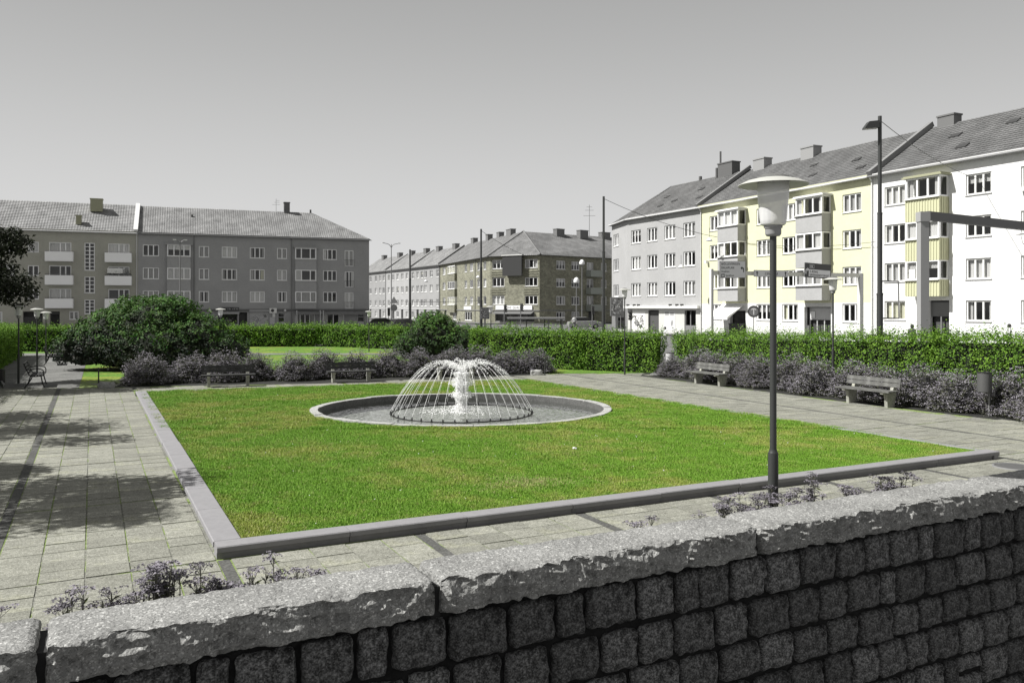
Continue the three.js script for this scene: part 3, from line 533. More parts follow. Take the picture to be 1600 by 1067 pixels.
// ---- flower stems standing behind the coping
function sedum(x, d, H, spread, n, label, seed, sparse = false) {
  const r = rng(seed), o = thing('border_flower', label, 'flower', W(x, d), 0, 'flower stems showing above the coping'), heads = [], lv = [], st = [];
  for (let i = 0; i < n; i++) {
    const a = r() * 6.283, q = Math.sqrt(r()) * spread, h = H * (i ? rr(0.84, 0.98, r) : 1), top = V(Math.cos(a) * q, h - 0.03, Math.sin(a) * q * 0.6), mid = V(top.x * 0.55, h * 0.6, top.z * 0.55);
    st.push(bar(V(top.x * 0.25, 0, top.z * 0.25), mid, 0.004, 5), bar(mid, top, 0.0032, 5));
    const R0 = sparse ? 0.024 : rr(0.05, 0.078, r), v = rr(0.7, 1.3, r);
    for (let j = 0; j < (sparse ? 3 : 6); j++) { const b = r() * 6.283, e = R0 * rr(0.2, 1.0, r), P = V(top.x + Math.cos(b) * e, top.y + rr(-0.01, 0.02, r), top.z + Math.sin(b) * e); st.push(bar(top.clone().add(V(0, -0.05, 0)), P, 0.0013, 4)); umbel(heads, P, R0 * 0.62, r, [0.16 * v, 0.148 * v, 0.17 * v], 22); }
    for (let j = 0; j < 16; j++) { const t = rr(0.55, 0.98, r), P = t < 0.6 ? mid.clone().multiplyScalar(t / 0.6) : mid.clone().lerp(top, (t - 0.6) / 0.4), z = rr(0.035, 0.075, r), e = rr(0.7, 1.3, r), gr = r() < 0.6; const dir = rdir(r); dir.y = Math.abs(dir.y) * 0.7; lv.push({ p: P, n: V(0, 1, 0).addScaledVector(rdir(r), 0.6), a: dir, l: z, w: z * 0.28, c: gr ? [0.1 * e, 0.12 * e, 0.045 * e] : [0.12 * e, 0.12 * e, 0.1 * e] }); }
  }
  mesh('flower_heads', leaves(heads), MT.leafDry, o).userData.kind = 'stuff'; mesh('leaves', leaves(lv), MT.leafDry, o).userData.kind = 'stuff'; mesh('stems', merge(st), M(col(0.13, 0.13, 0.1), 0.9), o);
}
const FL = [[-2.67, 4.32, 1.25, 0.07, 4, 0], [-2.38, 4.47, 1.27, 0.09, 6, 0], [-2.34, 4.49, 1.27, 0.07, 4, 1], [-2.25, 4.54, 1.22, 0.07, 4, 1], [-2.15, 4.59, 1.29, 0.08, 6, 0], [-2.10, 4.61, 1.23, 0.09, 5, 0], [-2.02, 4.65, 1.37, 0.08, 8, 0], [-1.96, 4.68, 1.30, 0.08, 5, 0], [-1.89, 4.72, 1.27, 0.08, 6, 0], [-1.82, 4.75, 1.33, 0.07, 6, 0], [-1.76, 4.79, 1.22, 0.08, 5, 0], [-1.69, 4.82, 1.22, 0.10, 7, 0], [-1.60, 4.87, 1.23, 0.08, 6, 0], [-1.52, 4.91, 1.25, 0.07, 5, 1], [-1.41, 4.97, 1.29, 0.07, 6, 0], [-1.34, 5.00, 1.22, 0.07, 6, 0], [-1.22, 5.06, 1.18, 0.05, 5, 0], [0.91, 6.30, 1.12, 0.07, 5, 1], [1.02, 6.36, 1.18, 0.07, 5, 0], [1.59, 6.91, 1.07, 0.08, 5, 0], [1.85, 7.25, 1.06, 0.12, 7, 0], [1.87, 6.85, 1.20, 0.13, 8, 0], [2.12, 7.18, 1.18, 0.13, 9, 0], [2.37, 7.51, 1.18, 0.10, 7, 0], [2.42, 7.13, 1.21, 0.13, 8, 0], [2.69, 7.47, 1.28, 0.08, 7, 0], [2.95, 7.81, 1.04, 0.10, 6, 0], [3.03, 7.44, 1.18, 0.08, 7, 0], [3.31, 7.79, 1.04, 0.07, 5, 0], [3.64, 8.16, 1.06, 0.07, 6, 0], [3.60, 7.73, 1.25, 0.12, 10, 0], [3.85, 8.07, 1.13, 0.08, 6, 0]];
FL.forEach(([x, d, h, s, n, sp], i) => {
  const g = i < 17 ? ['left', i] : i < 19 ? ['middle', i - 17] : ['lamp', i - 19];
  sedum(x, d, h, s * 1.25, n, g[0] === 'left' ? `stem of grey-violet flowers above the coping left of centre, ${ORD[g[1]]} from the left edge` : g[0] === 'middle' ? ['thin leafy flower stem alone above the middle coping, the sparser one', 'small flower head alone above the middle coping, the fuller one'][g[1]] : `grey-violet flower clump by the near lamp post, ${ORD[g[1]]} from the left of its row`, 500 + i, !!sp);
});
// ---------------------------------------------------------------- park lamps
function parkLamp(label, x, d, H, s, group) { // s scales the head
  const o = thing('park_lamp', label, 'street lamp', W(x, d), 0, group ?? 'park lamps with flat round hats'), y = H - 0.55 * s;
  mesh('pole', merge([lathe([[0.046 * s, -0.05], [0.046 * s, H * 0.36], [0.041 * s, H * 0.362], [0.03 * s, H * 0.37], [0.03 * s, y - 0.05]], 16)]), MT.pole, o);
  mesh('collar', lathe([[0.03 * s, y - 0.07 * s], [0.06 * s, y - 0.065 * s], [0.072 * s, y - 0.045 * s], [0.072 * s, y + 0.005 * s], [0.083 * s, y + 0.008 * s], [0.083 * s, y + 0.03 * s], [0.03 * s, y + 0.03 * s]]), M(col(0.28), 0.6), o);
  mesh('globe', lathe([[0.02 * s, y + 0.03 * s], [0.1 * s, y + 0.032 * s], [0.112 * s, y + 0.045 * s], [0.118 * s, y + 0.08 * s], [0.138 * s, y + 0.3 * s], [0.143 * s, y + 0.42 * s], [0.02 * s, y + 0.425 * s]], 36), MT.opal, o);
  mesh('hat', lathe([[0.145 * s, y + 0.435 * s], [0.22 * s, y + 0.425 * s], [0.31 * s, y + 0.395 * s], [0.312 * s, y + 0.402 * s], [0.24 * s, y + 0.438 * s], [0.15 * s, y + 0.46 * s]], 40), MT.shade, o);
  mesh('cap', lathe([[0.152 * s, y + 0.458 * s], [0.14 * s, y + 0.478 * s], [0.08 * s, y + 0.5 * s], [0.0, y + 0.508 * s]], 32), M(col(0.3), 0.8, { map: TX.granite }), o);
  return o;
}
parkLamp('tall park lamp with flat round hat rising from the flowers behind the wall', 2.39, 7.5, 4.06, 1);
parkLamp('park lamp before the right-hand hedge, its hat below the traffic sign', 10.85, 27.7, 3.86, 1);
parkLamp('slim park lamp at the corner of the tall hedge near the litter bin', 4.62, 33.6, 3.6, 0.8);
parkLamp('park lamp nearest on the left gravel path, beside the dark litter bin', -18.0, 29.9, 2.93, 0.9);
parkLamp('middle park lamp of three along the left gravel path', -20.4, 35.2, 2.8, 0.85);
parkLamp('farthest park lamp of three along the left gravel path', -23.2, 40.8, 2.62, 0.85);
parkLamp('slim far park lamp standing on the back lawn by the corner hedge', -8.9, 51.0, 2.6, 0.8);
parkLamp('distant park lamp in front of the tavern front, its white head above the hedge', -27.2, 76.5, 2.75, 1.5);
parkLamp('distant park lamp beyond the rounded bush, before the brick corner house', -2.2, 85, 3.0, 1.5);
// ---------------------------------------------------------------- benches
function plankBench(label, x, d, turn, L, h, wood, group) { // plank seat and plank back on two concrete feet; faces local +z
  const o = thing('park_bench', label, 'bench', W(x, d), turn, 'plank benches on concrete feet');
  for (const s of [-1, 1]) {
    const sh = new THREE.Shape(); sh.moveTo(-0.2, 0); sh.lineTo(-0.34, h * 1.72); sh.lineTo(-0.26, h * 1.74); sh.lineTo(-0.13, h * 0.98); sh.lineTo(0.26, h * 0.98); sh.lineTo(0.26, h * 0.88); sh.lineTo(0.1, h * 0.8); sh.lineTo(0.07, 0); sh.closePath();
    const g = new THREE.ExtrudeGeometry(sh, { depth: 0.09, bevelEnabled: true, bevelSize: 0.008, bevelThickness: 0.008, bevelSegments: 1 }).translate(0, 0, -0.045).rotateY(-Math.PI / 2).translate(s * L * 0.36, 0, 0);
    mesh('foot', triUV(g), MT.benchLeg, o);
  }
  for (const z of [-0.07, 0.08, 0.23]) mesh('seat_plank', box(L, 0.04, 0.135, 0, h + 0.012, z), wood, o);
  for (const k of [0, 1]) { const g = box(L, 0.11, 0.035).rotateX(-0.18).translate(0, h * 1.38 + k * 0.125, -0.19 - k * 0.023); mesh('back_plank', g, wood, o); }
  return o;
}
const tBack = Math.atan2(0.334, 0.943);
plankBench('dark plank bench against the flowering border, left of the fountain and leftmost', -9.95, 28.75, tBack, 1.8, 0.4, MT.woodDark);
plankBench('dark plank bench against the flowering border just left of the fountain', -5.95, 30.35, tBack, 1.8, 0.4, MT.woodDark);
plankBench('dark plank bench half hidden behind the fountain spray', -2.15, 31.7, tBack, 1.8, 0.4, MT.woodDark);
const tSide = Math.atan2(-0.89, 0.456);
plankBench('pale plank bench beside the right paving, the far one near the litter bin', 7.05, 29.4, tSide, 1.75, 0.42, MT.wood);
plankBench('pale plank bench beside the right paving, the near one', 10.15, 23.35, tSide, 1.8, 0.44, MT.wood);
{ const o = plankBench('dark bench seen from behind on the back lawn beside the big bush', -18.2, 45.3, Math.PI + 0.3, 1.5, 0.42, MT.woodDark); }
function ironBench(label, x, d, turn) { // slatted seat on curved cast iron ends
  const o = thing('iron_bench', label, 'bench', W(x, d), turn, 'iron benches by the gravel path'), L = 1.7;
  for (const s of [-1, 1]) {
    const c = new THREE.CatmullRomCurve3([V(0, 0.86, -0.36), V(0, 0.6, -0.26), V(0, 0.42, -0.16), V(0, 0.4, 0.1), V(0, 0.43, 0.25)]), g = [new THREE.TubeGeometry(c, 18, 0.022, 6)];
    g.push(new THREE.TubeGeometry(new THREE.CatmullRomCurve3([V(0, 0.41, -0.15), V(0, 0.2, -0.22), V(0, 0, -0.34)]), 8, 0.022, 6), new THREE.TubeGeometry(new THREE.CatmullRomCurve3([V(0, 0.4, 0.16), V(0, 0.2, 0.2), V(0, 0, 0.26)]), 8, 0.022, 6));
    g.push(new THREE.TubeGeometry(new THREE.CatmullRomCurve3([V(0, 0.62, -0.26), V(0, 0.66, 0.02), V(0, 0.6, 0.22), V(0, 0.43, 0.24)]), 12, 0.018, 6));
    mesh('cast_end', merge(g).translate(s * L * 0.45, 0, 0), MT.iron, o);
  }
  for (let i = 0; i < 5; i++) mesh('seat_slat', box(L, 0.03, 0.06, 0, 0.435, -0.12 + i * 0.085), MT.woodDark, o);
  for (let i = 0; i < 4; i++) mesh('back_slat', box(L, 0.06, 0.028).rotateX(-0.3).translate(0, 0.54 + i * 0.1, -0.21 - i * 0.042), MT.woodDark, o);
}
const tPath = Math.atan2(0.89, -0.456) ; // faces the path
ironBench('iron bench with slatted back on the gravel path, the near one', -16.75, 28.9, tPath);
ironBench('iron bench with slatted back on the gravel path, the far one', -22.2, 39.6, tPath);
// ---------------------------------------------------------------- bins, posts, stones
function bin(label, x, d, y0, h, rad, mat, post) {
  const o = thing('litter_bin', label, 'litter bin', W(x, d), 0.5);
  mesh('bucket', lathe([[0, y0], [rad * 0.92, y0], [rad, y0 + 0.02], [rad, y0 + h], [rad * 0.93, y0 + h], [rad * 0.9, y0 + 0.04]], 22), mat, o);
  mesh('rim', new THREE.TorusGeometry(rad * 0.98, 0.014, 6, 24).rotateX(Math.PI / 2).translate(0, y0 + h, 0), MT.iron, o);
  if (post) mesh('post', cyl(0.028, 0.028, y0 + h * 0.9, rad + 0.03, -0.02, 0), MT.poleGrey, o);
}
bin('grey litter bin on a post in the right-hand flowering border', 12.05, 20.9, 0.62, 0.5, 0.17, M(col(0.1), 0.5, { metalness: 0.3 }), true);
bin('pale litter bin at the gap between the tall hedge and the long hedge', 6.5, 33.7, 0.42, 0.48, 0.17, MT.greyLight, true);
bin('dark litter bin on the ground at the left edge of the gravel path', -18.9, 30.2, 0, 0.46, 0.2, MT.iron, false);
for (const [x, d, where] of [[1.35, 33.6, 'right end of the flowering border behind the fountain'], [-14.25, 28.25, 'left end of the flowering border, by the gravel path']]) {
  const o = thing('edging_post', `thin short iron post at the ${where}`, 'post', W(x, d), 0, 'short posts at the border ends'); mesh('shaft', cyl(0.025, 0.022, 0.68, 0, -0.02), MT.pole, o); mesh('knob', new THREE.SphereGeometry(0.035, 10, 8).translate(0, 0.67, 0), MT.pole, o);
  const g0 = new THREE.BoxGeometry(0.45, 0.22, 0.3, 8, 5, 6).translate(0, 0.09, 0); g0.deleteAttribute('normal'); g0.deleteAttribute('uv'); const g = mergeVertices(g0), p = g.attributes.position;
  for (let i = 0; i < p.count; i++) { const k = 1 + 0.12 * n3(p.getX(i) * 5 + x, p.getY(i) * 5, p.getZ(i) * 5); p.setXYZ(i, p.getX(i) * k, p.getY(i) * k, p.getZ(i) * k); } g.computeVertexNormals();
  const s = mesh(numbered('edging_stone'), triUV(g), MT.rim, scene); s.position.copy(W(x - 0.35 * Math.sign(x + 5) , d - 0.05)); if (x < 0) s.position.x = x + 0.3; tag(s, `pale squared stone, ${where}`, 'stone');
}
{ // loose white stones left at the path edge
  const o = thing('path_edge_board', 'thin edging board at the start of the gravel path', 'edging', W(-17.6, 28.4)); mesh('board', beam(V(0, 0.04, 0), V(-1.3, 0.04, -1.9), 0.06, 0.1), MT.greyMid, o);
}
// ---------------------------------------------------------------- houses
// a facade frame: origin at its left end seen from outside, x along it, z outwards
function frame(p0, p1, base) { const L = Math.hypot(p1[0] - p0[0], p1[1] - p0[1]), th = Math.atan2(p1[1] - p0[1], p1[0] - p0[0]); return { o: W(p0[0], p0[1]).sub(base), th, L, ex: V(Math.cos(th), 0, -Math.sin(th)), ez: V(Math.sin(th), 0, Math.cos(th)) }; }
const at = (F, x, y, z) => F.o.clone().addScaledVector(F.ex, x).addScaledVector(F.ez, z).setY(y);
function put(m, F, x, y, z) { m.position.copy(at(F, x, y, z)); m.rotation.y = F.th; return m; }
const WG = {}; // shared window shapes
const frameMat = MT.white, RW_ = rng(90);
function windowGeo(w, h, n, rows = 1, bar_ = 0.105, weights) {
  const key = [w, h, n, rows, bar_, weights].join(); if (WG[key]) return WG[key];
  const g = [box(w, bar_, 0.09, 0, bar_ / 2), box(w, bar_, 0.09, 0, h - bar_ / 2), box(bar_, h - 2 * bar_, 0.09, -w / 2 + bar_ / 2, h / 2), box(bar_, h - 2 * bar_, 0.09, w / 2 - bar_ / 2, h / 2)];
  const ws = weights ?? Array(n).fill(1), tot = ws.reduce((a, b) => a + b); let acc = 0; const ed = [0]; for (const q of ws) ed.push((acc += q) / tot);
  const iw = w - bar_, x0 = -iw / 2, panes = [];
  for (let i = 1; i < n; i++) g.push(box(bar_ * 1.15, h - 2 * bar_, 0.085, x0 + ed[i] * iw, h / 2));
  for (let j = 1; j < rows; j++) g.push(box(w - 2 * bar_, bar_ * 0.8, 0.08, 0, h * j / rows));
  for (let i = 0; i < n; i++) for (let j = 0; j < rows; j++) { const pw = (ed[i + 1] - ed[i]) * iw - bar_ * 0.6, ph = h / rows - bar_ * 0.7; panes.push([new THREE.PlaneGeometry(pw, ph), x0 + (ed[i] + ed[i + 1]) / 2 * iw, h * (j + 0.5) / rows]); }
  return WG[key] = { g: merge(g), panes };
}
function addWindow(B, F, x, y, w, h, n, o = {}) {
  const k = windowGeo(+w.toFixed(2), +h.toFixed(2), n, o.rows ?? 1, o.bar ?? 0.105, o.weights), r = RW_;
  const m = put(mesh(o.name ?? 'window', k.g, o.mat ?? frameMat, B), F, x, y, o.z ?? -0.13);
  for (const [g, px, py] of k.panes) mesh('pane', g, MT.glass, m).position.set(px, py, 0);
  if (o.curtain !== false) {
    const q = r(), mt = pick(MT.curtains, r), G = (cw, ch, cx, cy) => { const c = mesh('curtain', WG['c' + cw + ch] ??= wavy(cw, ch), r() < 0.06 ? MT.blind : mt, m); c.position.set(cx, cy, -0.16); };
    const W1 = +(w * 0.96).toFixed(2), H1 = +(h * 0.97).toFixed(2);
    if (q < 0.48) G(W1, H1, 0, h / 2); else if (q < 0.8) { const cw = +(w * pick([0.18, 0.26, 0.33], r)).toFixed(2); G(cw, H1, -w / 2 + cw / 2, h / 2); if (r() < 0.85) G(cw, H1, w / 2 - cw / 2, h / 2); } else if (q < 0.92) { G(W1, +(h * pick([0.35, 0.5], r)).toFixed(2), 0, h * 0.75); }
  }
  if (o.sill !== false) mesh('sill', WG['s' + w] ??= box(w + 0.08, 0.05, 0.2), o.sillMat ?? MT.offwhite, m).position.set(0, -0.025, 0.1);
  return m;
}
function wavy(w, h) { const g = new THREE.PlaneGeometry(w, h, Math.max(6, Math.round(w / 0.05)), 1), p = g.attributes.position; for (let i = 0; i < p.count; i++) p.setZ(i, 0.02 * Math.sin(p.getX(i) * 31) + 0.012 * Math.sin(p.getX(i) * 53 + 1)); g.computeVertexNormals(); return g; }
function wallWithHoles(B, F, x0, x1, y0, y1, holes, mat, name = 'wall', z = 0, t = 0.3) {
  const s = new THREE.Shape([[x0, y0], [x1, y0], [x1, y1], [x0, y1]].map(p => new THREE.Vector2(...p)));
  for (const [x, y, w, h] of holes) { const a = Math.max(x - w / 2, x0 + 0.01), b = Math.min(x + w / 2, x1 - 0.01), c = Math.max(y, y0 + 0.005), d = Math.min(y + h, y1 - 0.005); if (b <= a || d <= c) continue; s.holes.push(new THREE.Path([[a, c], [a, d], [b, d], [b, c]].map(p => new THREE.Vector2(...p)))); }
  return put(mesh(name, triUV(new THREE.ExtrudeGeometry(s, { depth: t, bevelEnabled: false })), mat, B), F, 0, 0, z - t);
}
// pantiled slope: eave corners a, b, ridge corners c (above b) and d (above a)
function tiles(a, b, c, d, rib = 0.3, course = 0.36, amp = 0.035) {
  const ex = b.clone().sub(a).normalize(), sl = Math.max(d.clone().sub(a).length(), 1), up = d.clone().add(c).multiplyScalar(0.5).sub(a.clone().add(b).multiplyScalar(0.5)), nrm = ex.clone().cross(up).normalize(); if (nrm.y < 0) nrm.negate();
  const S = up.length(), rows = Math.max(2, Math.round(S / course)), pos = [], P = (f, x) => { const l = a.clone().lerp(d, f), r = b.clone().lerp(c, f), xl = l.clone().sub(a).dot(ex), xr = r.clone().sub(a).dot(ex), X = Math.min(Math.max(x, xl), xr); return l.lerp(r, xr - xl < 1e-4 ? 0 : (X - xl) / (xr - xl)); };
  const L = b.clone().sub(a).length(), n = Math.round(L / rib) * 4, prof = [0.1, 0.75, 1, 0.55];
  for (let j = 0; j < rows; j++) {
    const f0 = j / rows, f1 = Math.min(1, (j + 1.06) / rows); let pa = null, pb = null;
    for (let i = 0; i <= n; i++) {
      const x = L * i / n, h = amp * prof[i % 4], A = P(f0, x).addScaledVector(nrm, h + 0.035), Bq = P(f1, x).addScaledVector(nrm, h);
      if (pa && A.distanceToSquared(pa) + Bq.distanceToSquared(pb) > 1e-6) pos.push(...pa.toArray(), ...A.toArray(), ...pb.toArray(), ...A.toArray(), ...Bq.toArray(), ...pb.toArray());
      pa = A; pb = Bq;
    }
  }
  for (const q of [a, b, c, a, c, d]) pos.push(q.x, q.y - 0.03, q.z);
  const g = new THREE.BufferGeometry(); g.setAttribute('position', new THREE.Float32BufferAttribute(pos, 3)); g.computeVertexNormals(); return triUV(g);
}
const quadG = (...q) => { const g = new THREE.BufferGeometry(), [a, b, c, d] = q; g.setAttribute('position', new THREE.Float32BufferAttribute((d ? [a, b, c, a, c, d] : [a, b, c]).flatMap(v => v.toArray()), 3)); g.computeVertexNormals(); return triUV(g); };
const tileMat = (v, g = v) => M(col(v, g, v), 0.85, { map: TX.tile });
function chimney(B, roof, p, w, d, h, th, mat) { const m = mesh('chimney', merge([boxB(w, h, d), boxB(w + 0.12, 0.12, d + 0.12, 0, h)]), mat, roof); m.position.copy(p); m.rotation.y = th; return m; }
function gutter(B, F, x0, x1, y, z, mat) { const g = new THREE.CylinderGeometry(0.08, 0.08, x1 - x0, 10, 1, false).rotateZ(Math.PI / 2); return put(mesh('gutter', g, mat, B), F, (x0 + x1) / 2, y, z); }
function downpipe(B, F, x, y0, y1, mat, z = 0.09) { return put(mesh('downpipe', merge([cyl(0.055, 0.055, y1 - y0 - 0.3, 0, y0), bar(V(0, y1 - 0.3, 0), V(0, y1, 0.3), 0.055)]), mat, B), F, x, 0, z); }
function straightHouse(name, label, p0, p1, o) { // one long front; the ends and back plain
  const base = W(p0[0], p0[1]), B = thing(name, label, 'building', base), F = frame(p0, p1, base), L = F.L, dp = o.depth, E = o.eave, RG = o.eave + o.rise, q = dp / 2;
  const holes = []; B.F = undefined;
  const R0 = o.ridge0 ?? 0, R1 = o.ridge1 ?? L, ov = 0.35, ed = -ov * o.rise / q;
  const roof = mesh('roof', tiles(at(F, -0.02 - (o.hip0 ? ov : 0), E + ed, ov), at(F, L + 0.02 + (o.hip1 ? ov : 0), E + ed, ov), at(F, R1, RG, -q), at(F, R0, RG, -q), o.rib), tileMat(o.roof ?? 0.2), B);
  const rear = [quadG(at(F, 0, E, -dp), at(F, L, E, -dp), at(F, R1, RG, -q), at(F, R0, RG, -q)), quadG(at(F, L, E, 0), at(F, L, E, -dp), at(F, R1, RG, -q)), quadG(at(F, 0, E, 0), at(F, 0, E, -dp), at(F, R0, RG, -q))];
  mesh('rear_roof', merge(rear), tileMat(o.roof ?? 0.2), B);
  mesh('rear_wall', merge([quadG(at(F, 0, 0, -dp), at(F, L, 0, -dp), at(F, L, E, -dp), at(F, 0, E, -dp)), quadG(at(F, 0.02, 0, -0.02), at(F, 0.02, 0, -dp), at(F, 0.02, E, -dp), at(F, 0.02, E, -0.02)), quadG(at(F, L - 0.02, 0, -0.02), at(F, L - 0.02, 0, -dp), at(F, L - 0.02, E, -dp), at(F, L - 0.02, E, -0.02))]), o.wall, B);
  put(mesh('inner_wall', merge([box(L - 0.3, E - 0.2, 0.05, L / 2, E / 2, -1.6), ...[2.75, 5.6, 8.4].map(y => box(L - 0.3, 0.2, 1.2, L / 2, y + (o.floor ?? 0), -0.95))]), MT.interior, B), F, 0, 0, 0);
  gutter(B, F, 0, L, E + ed + 0.02, ov + 0.06, o.gutter ?? MT.gutter);
  put(mesh('soffit', box(L, 0.06, ov, L / 2, E - 0.06, ov / 2), o.soffit ?? o.wall, B), F, 0, 0, 0);
  return { B, F, L, roof, holes, q, RG, E, win(x, ys, w, h, n, oo) { for (const y of ys) { holes.push([x, y, w, h]); addWindow(B, F, x, y, w, h, n, oo); } } };
}
function bay(H, x, w, proj, rows, panelMat, o = {}) { // rows: [windowBase, windowHeight, panelBase]
  const { B, F, holes } = H;
  for (const [y, h, pb] of rows) {
    const ph = y - pb;
    if (ph > 0.05) {
      put(mesh('bay_panel', boxB(w, ph, proj), panelMat, B), F, x, pb, proj / 2);
      if (o.ribs) { const g = []; const n = Math.round(w / 0.22); for (let i = 0; i <= n; i++) g.push(boxB(0.05, ph - 0.1, 0.05, -w / 2 + w * i / n, 0.05, proj + 0.012)); for (let i = 0; i <= 4; i++) for (const s of [-1, 1]) g.push(boxB(0.05, ph - 0.1, 0.05, s * (w / 2 + 0.012), 0.05, proj * i / 4)); put(mesh('panel_rib', merge(g), panelMat, B), F, x, pb, 0).userData.kind = 'stuff'; }
    }
    holes.push([x, y, w - 0.3, h]);
    addWindow(B, F, x, y, w, h, o.n ?? 3, { z: proj - 0.05, sill: true, bar: 0.11, weights: o.weights });
    for (const s of [-1, 1]) { const k = windowGeo(+proj.toFixed(2), +h.toFixed(2), 1, 1, 0.1), m = put(mesh('side_window', k.g, frameMat, B), F, x + s * (w / 2 - 0.05), y, (proj - 0.1) / 2); m.rotation.y = F.th + Math.PI / 2; for (const [g, a, b] of k.panes) mesh('pane', g, MT.glass, m).position.set(a, b, 0); m.scale.x = (proj - 0.1) / proj; }
  }
  const [y, h] = rows[0];
  put(mesh('bay_roof', merge([boxB(w + 0.5, 0.1, proj + 0.3, 0, 0), boxB(w + 0.3, 0.07, proj + 0.2, 0, 0.1)]), o.top ?? MT.offwhite, B), F, x, y + h, proj / 2);
}
function panelPart(B, F, name, x, y, w, h, d, mat, z = 0) { return put(mesh(name, boxB(w, h, d), mat, B), F, x, y, z + d / 2); }
function textPanel(w, h, px, draw) { const c = document.createElement('canvas'); c.width = px; c.height = Math.round(px * h / w); const g = c.getContext('2d'); draw(g, c.width, c.height); const t = new THREE.CanvasTexture(c); t.colorSpace = THREE.SRGBColorSpace; return new THREE.MeshStandardMaterial({ map: t, roughness: 0.6 }); }
// lettering too small to read in the photograph: strokes in its rhythm
function strokes(g, groups, x, y, cw, h, seed) { const r = rng(seed); g.lineWidth = h * 0.14; g.strokeStyle = g.fillStyle; for (const n of groups) { for (let i = 0; i < n; i++, x += cw) { const k = Math.floor(r() * 4); g.beginPath(); g.moveTo(x, y); g.lineTo(x + (k === 1 ? cw * 0.3 : 0), y - h); if (k !== 2) g.lineTo(x + cw * 0.6, y - (k === 3 ? h : h * 0.1)); if (k === 2) { g.moveTo(x, y - h * 0.5); g.lineTo(x + cw * 0.55, y - h * 0.5); } g.stroke(); } x += cw * 0.8; } }
function sheet(name, w, h, mat, parent) { return mesh(name, new THREE.PlaneGeometry(w, h), mat, parent); }

// ---- left row: olive-grey house with balconies
const LU = [0.9301, 0.3671], L0 = [-46, 100.8];
{
  const H = straightHouse('apartment_house', 'olive-grey four storey house with white balconies at the left edge', [L0[0] - LU[0] * 20, L0[1] - LU[1] * 20], L0, { depth: 10.4, eave: 12.0, rise: 3.8, roof: 0.38, rib: 0.3, wall: plaster(0.43, 0.425, 0.37), gutter: MT.gutterLight });
  const { B, F, holes } = H, Y = [9.2, 6.42, 3.66];
  H.win(6.3, Y, 1.15, 1.25, 2); H.win(8.75, Y, 1.15, 1.25, 2); H.win(2.2, Y, 2.3, 1.25, 3);
  for (const x of [11.55, 17.87]) Y.forEach((y, i) => {
    const yb = y - 0.9; holes.push([x, yb + 0.12, 2.36, 2.05]); addWindow(B, F, x, yb + 0.12, 2.36, 2.05, 3, { sill: false, weights: [2, 1, 1] });
    const b = put(mesh('balcony', merge([boxB(2.92, 0.14, 1.15, 0, -0.12, 0.575), boxB(2.92, 1.0, 0.06, 0, 0.0, 1.13), boxB(0.06, 1.0, 1.1, -1.43, 0.0, 0.55), boxB(0.06, 1.0, 1.1, 1.43, 0, 0.55)]), M(col(0.86), 0.7), B), F, x, yb - 0.02, 0.01);
    mesh('railing', merge([bar(V(-1.43, 1.12, 1.13), V(1.43, 1.12, 1.13), 0.025), bar(V(-1.43, 1.12, 0), V(-1.43, 1.12, 1.13), 0.025), bar(V(1.43, 1.12, 0), V(1.43, 1.12, 1.13), 0.025), ...[-1.4, -0.7, 0, 0.7, 1.4].map(q => cyl(0.018, 0.018, 0.14, q, 0.99, 1.13))]), MT.greyMid, b);
    if (i === 1 && x > 15) { mesh('balcony_screen', box(1.7, 0.62, 0.04, -0.35, 1.62, 1.0), MT.offwhite, b); const r = rng(9), l = []; for (let k = 0; k < 500; k++) { const z = 0.1; l.push({ p: V(rr(-1.3, 1.4, r), 1.05 + r() * 0.25 + (r() < 0.4 ? 0.5 * r() : 0), rr(0.7, 1.1, r)), n: rdir(r), a: rdir(r), l: z, w: z * 0.6, c: [0.05, 0.055, 0.045] }); } mesh('balcony_plants', leaves(l), MT.leafDry, b); }
  });
  for (const [y, h, rows] of [[7.15, 3.34, 7], [4.42, 2.0, 4], [1.9, 1.75, 4]]) { holes.push([14.68, y, 1.14, h]); addWindow(B, F, 14.68, y, 1.14, h, 2, { rows, curtain: false, bar: 0.11 }); }
  // ground floor
  holes.push([8.7, 0.02, 2.0, 2.2], [11.0, 0.02, 1.0, 2.2]);
  put(mesh('garage_door', merge([boxB(1.96, 1.55, 0.08), ...[0, 1, 2, 3].map(i => boxB(1.96, 0.03, 0.1, 0, 0.3 + i * 0.36))]), MT.dark, B), F, 8.7, 0.02, -0.2);
  put(mesh('entrance_door', merge([boxB(0.08, 2.15, 0.1, -0.44), boxB(0.08, 2.15, 0.1, 0.44), boxB(0.8, 0.3, 0.1, 0, 1.85)]), MT.dark, B), F, 11.0, 0.02, -0.2);
  H.win(13.0, [1.25], 1.0, 1.0, 2); H.win(4.5, [1.0], 2.2, 1.2, 3); H.win(18.0, [1.0], 2.2, 1.3, 3);
  wallWithHoles(B, F, 0, H.L, 0, 12.0, holes, plaster(0.43, 0.425, 0.37));
  // roof pieces and the pale party wall
  const olive = plaster(0.34, 0.34, 0.24);
  const rp = t => at(F, t[0], 12.0 + 3.8 * t[1] - 0.1, -5.2 * t[1]);
  const c1 = chimney(B, H.roof, rp([15.1, 0.72]), 1.35, 1.0, 1.5, F.th, olive), c2 = chimney(B, H.roof, rp([13.4, 0.22]), 0.55, 0.6, 1.0, F.th, olive);
  mesh('party_wall', beam(at(F, 19.75, 12.1, 0.35), at(F, 19.75, 15.95, -5.2), 0.5, 0.35), M(col(0.62), 0.8), B);
  mesh('party_wall', beam(at(F, 19.75, 12.1, -10.7), at(F, 19.75, 15.95, -5.2), 0.5, 0.35), M(col(0.62), 0.8), B);
  downpipe(B, F, 19.86, 0, 11.9, MT.gutterLight);
}
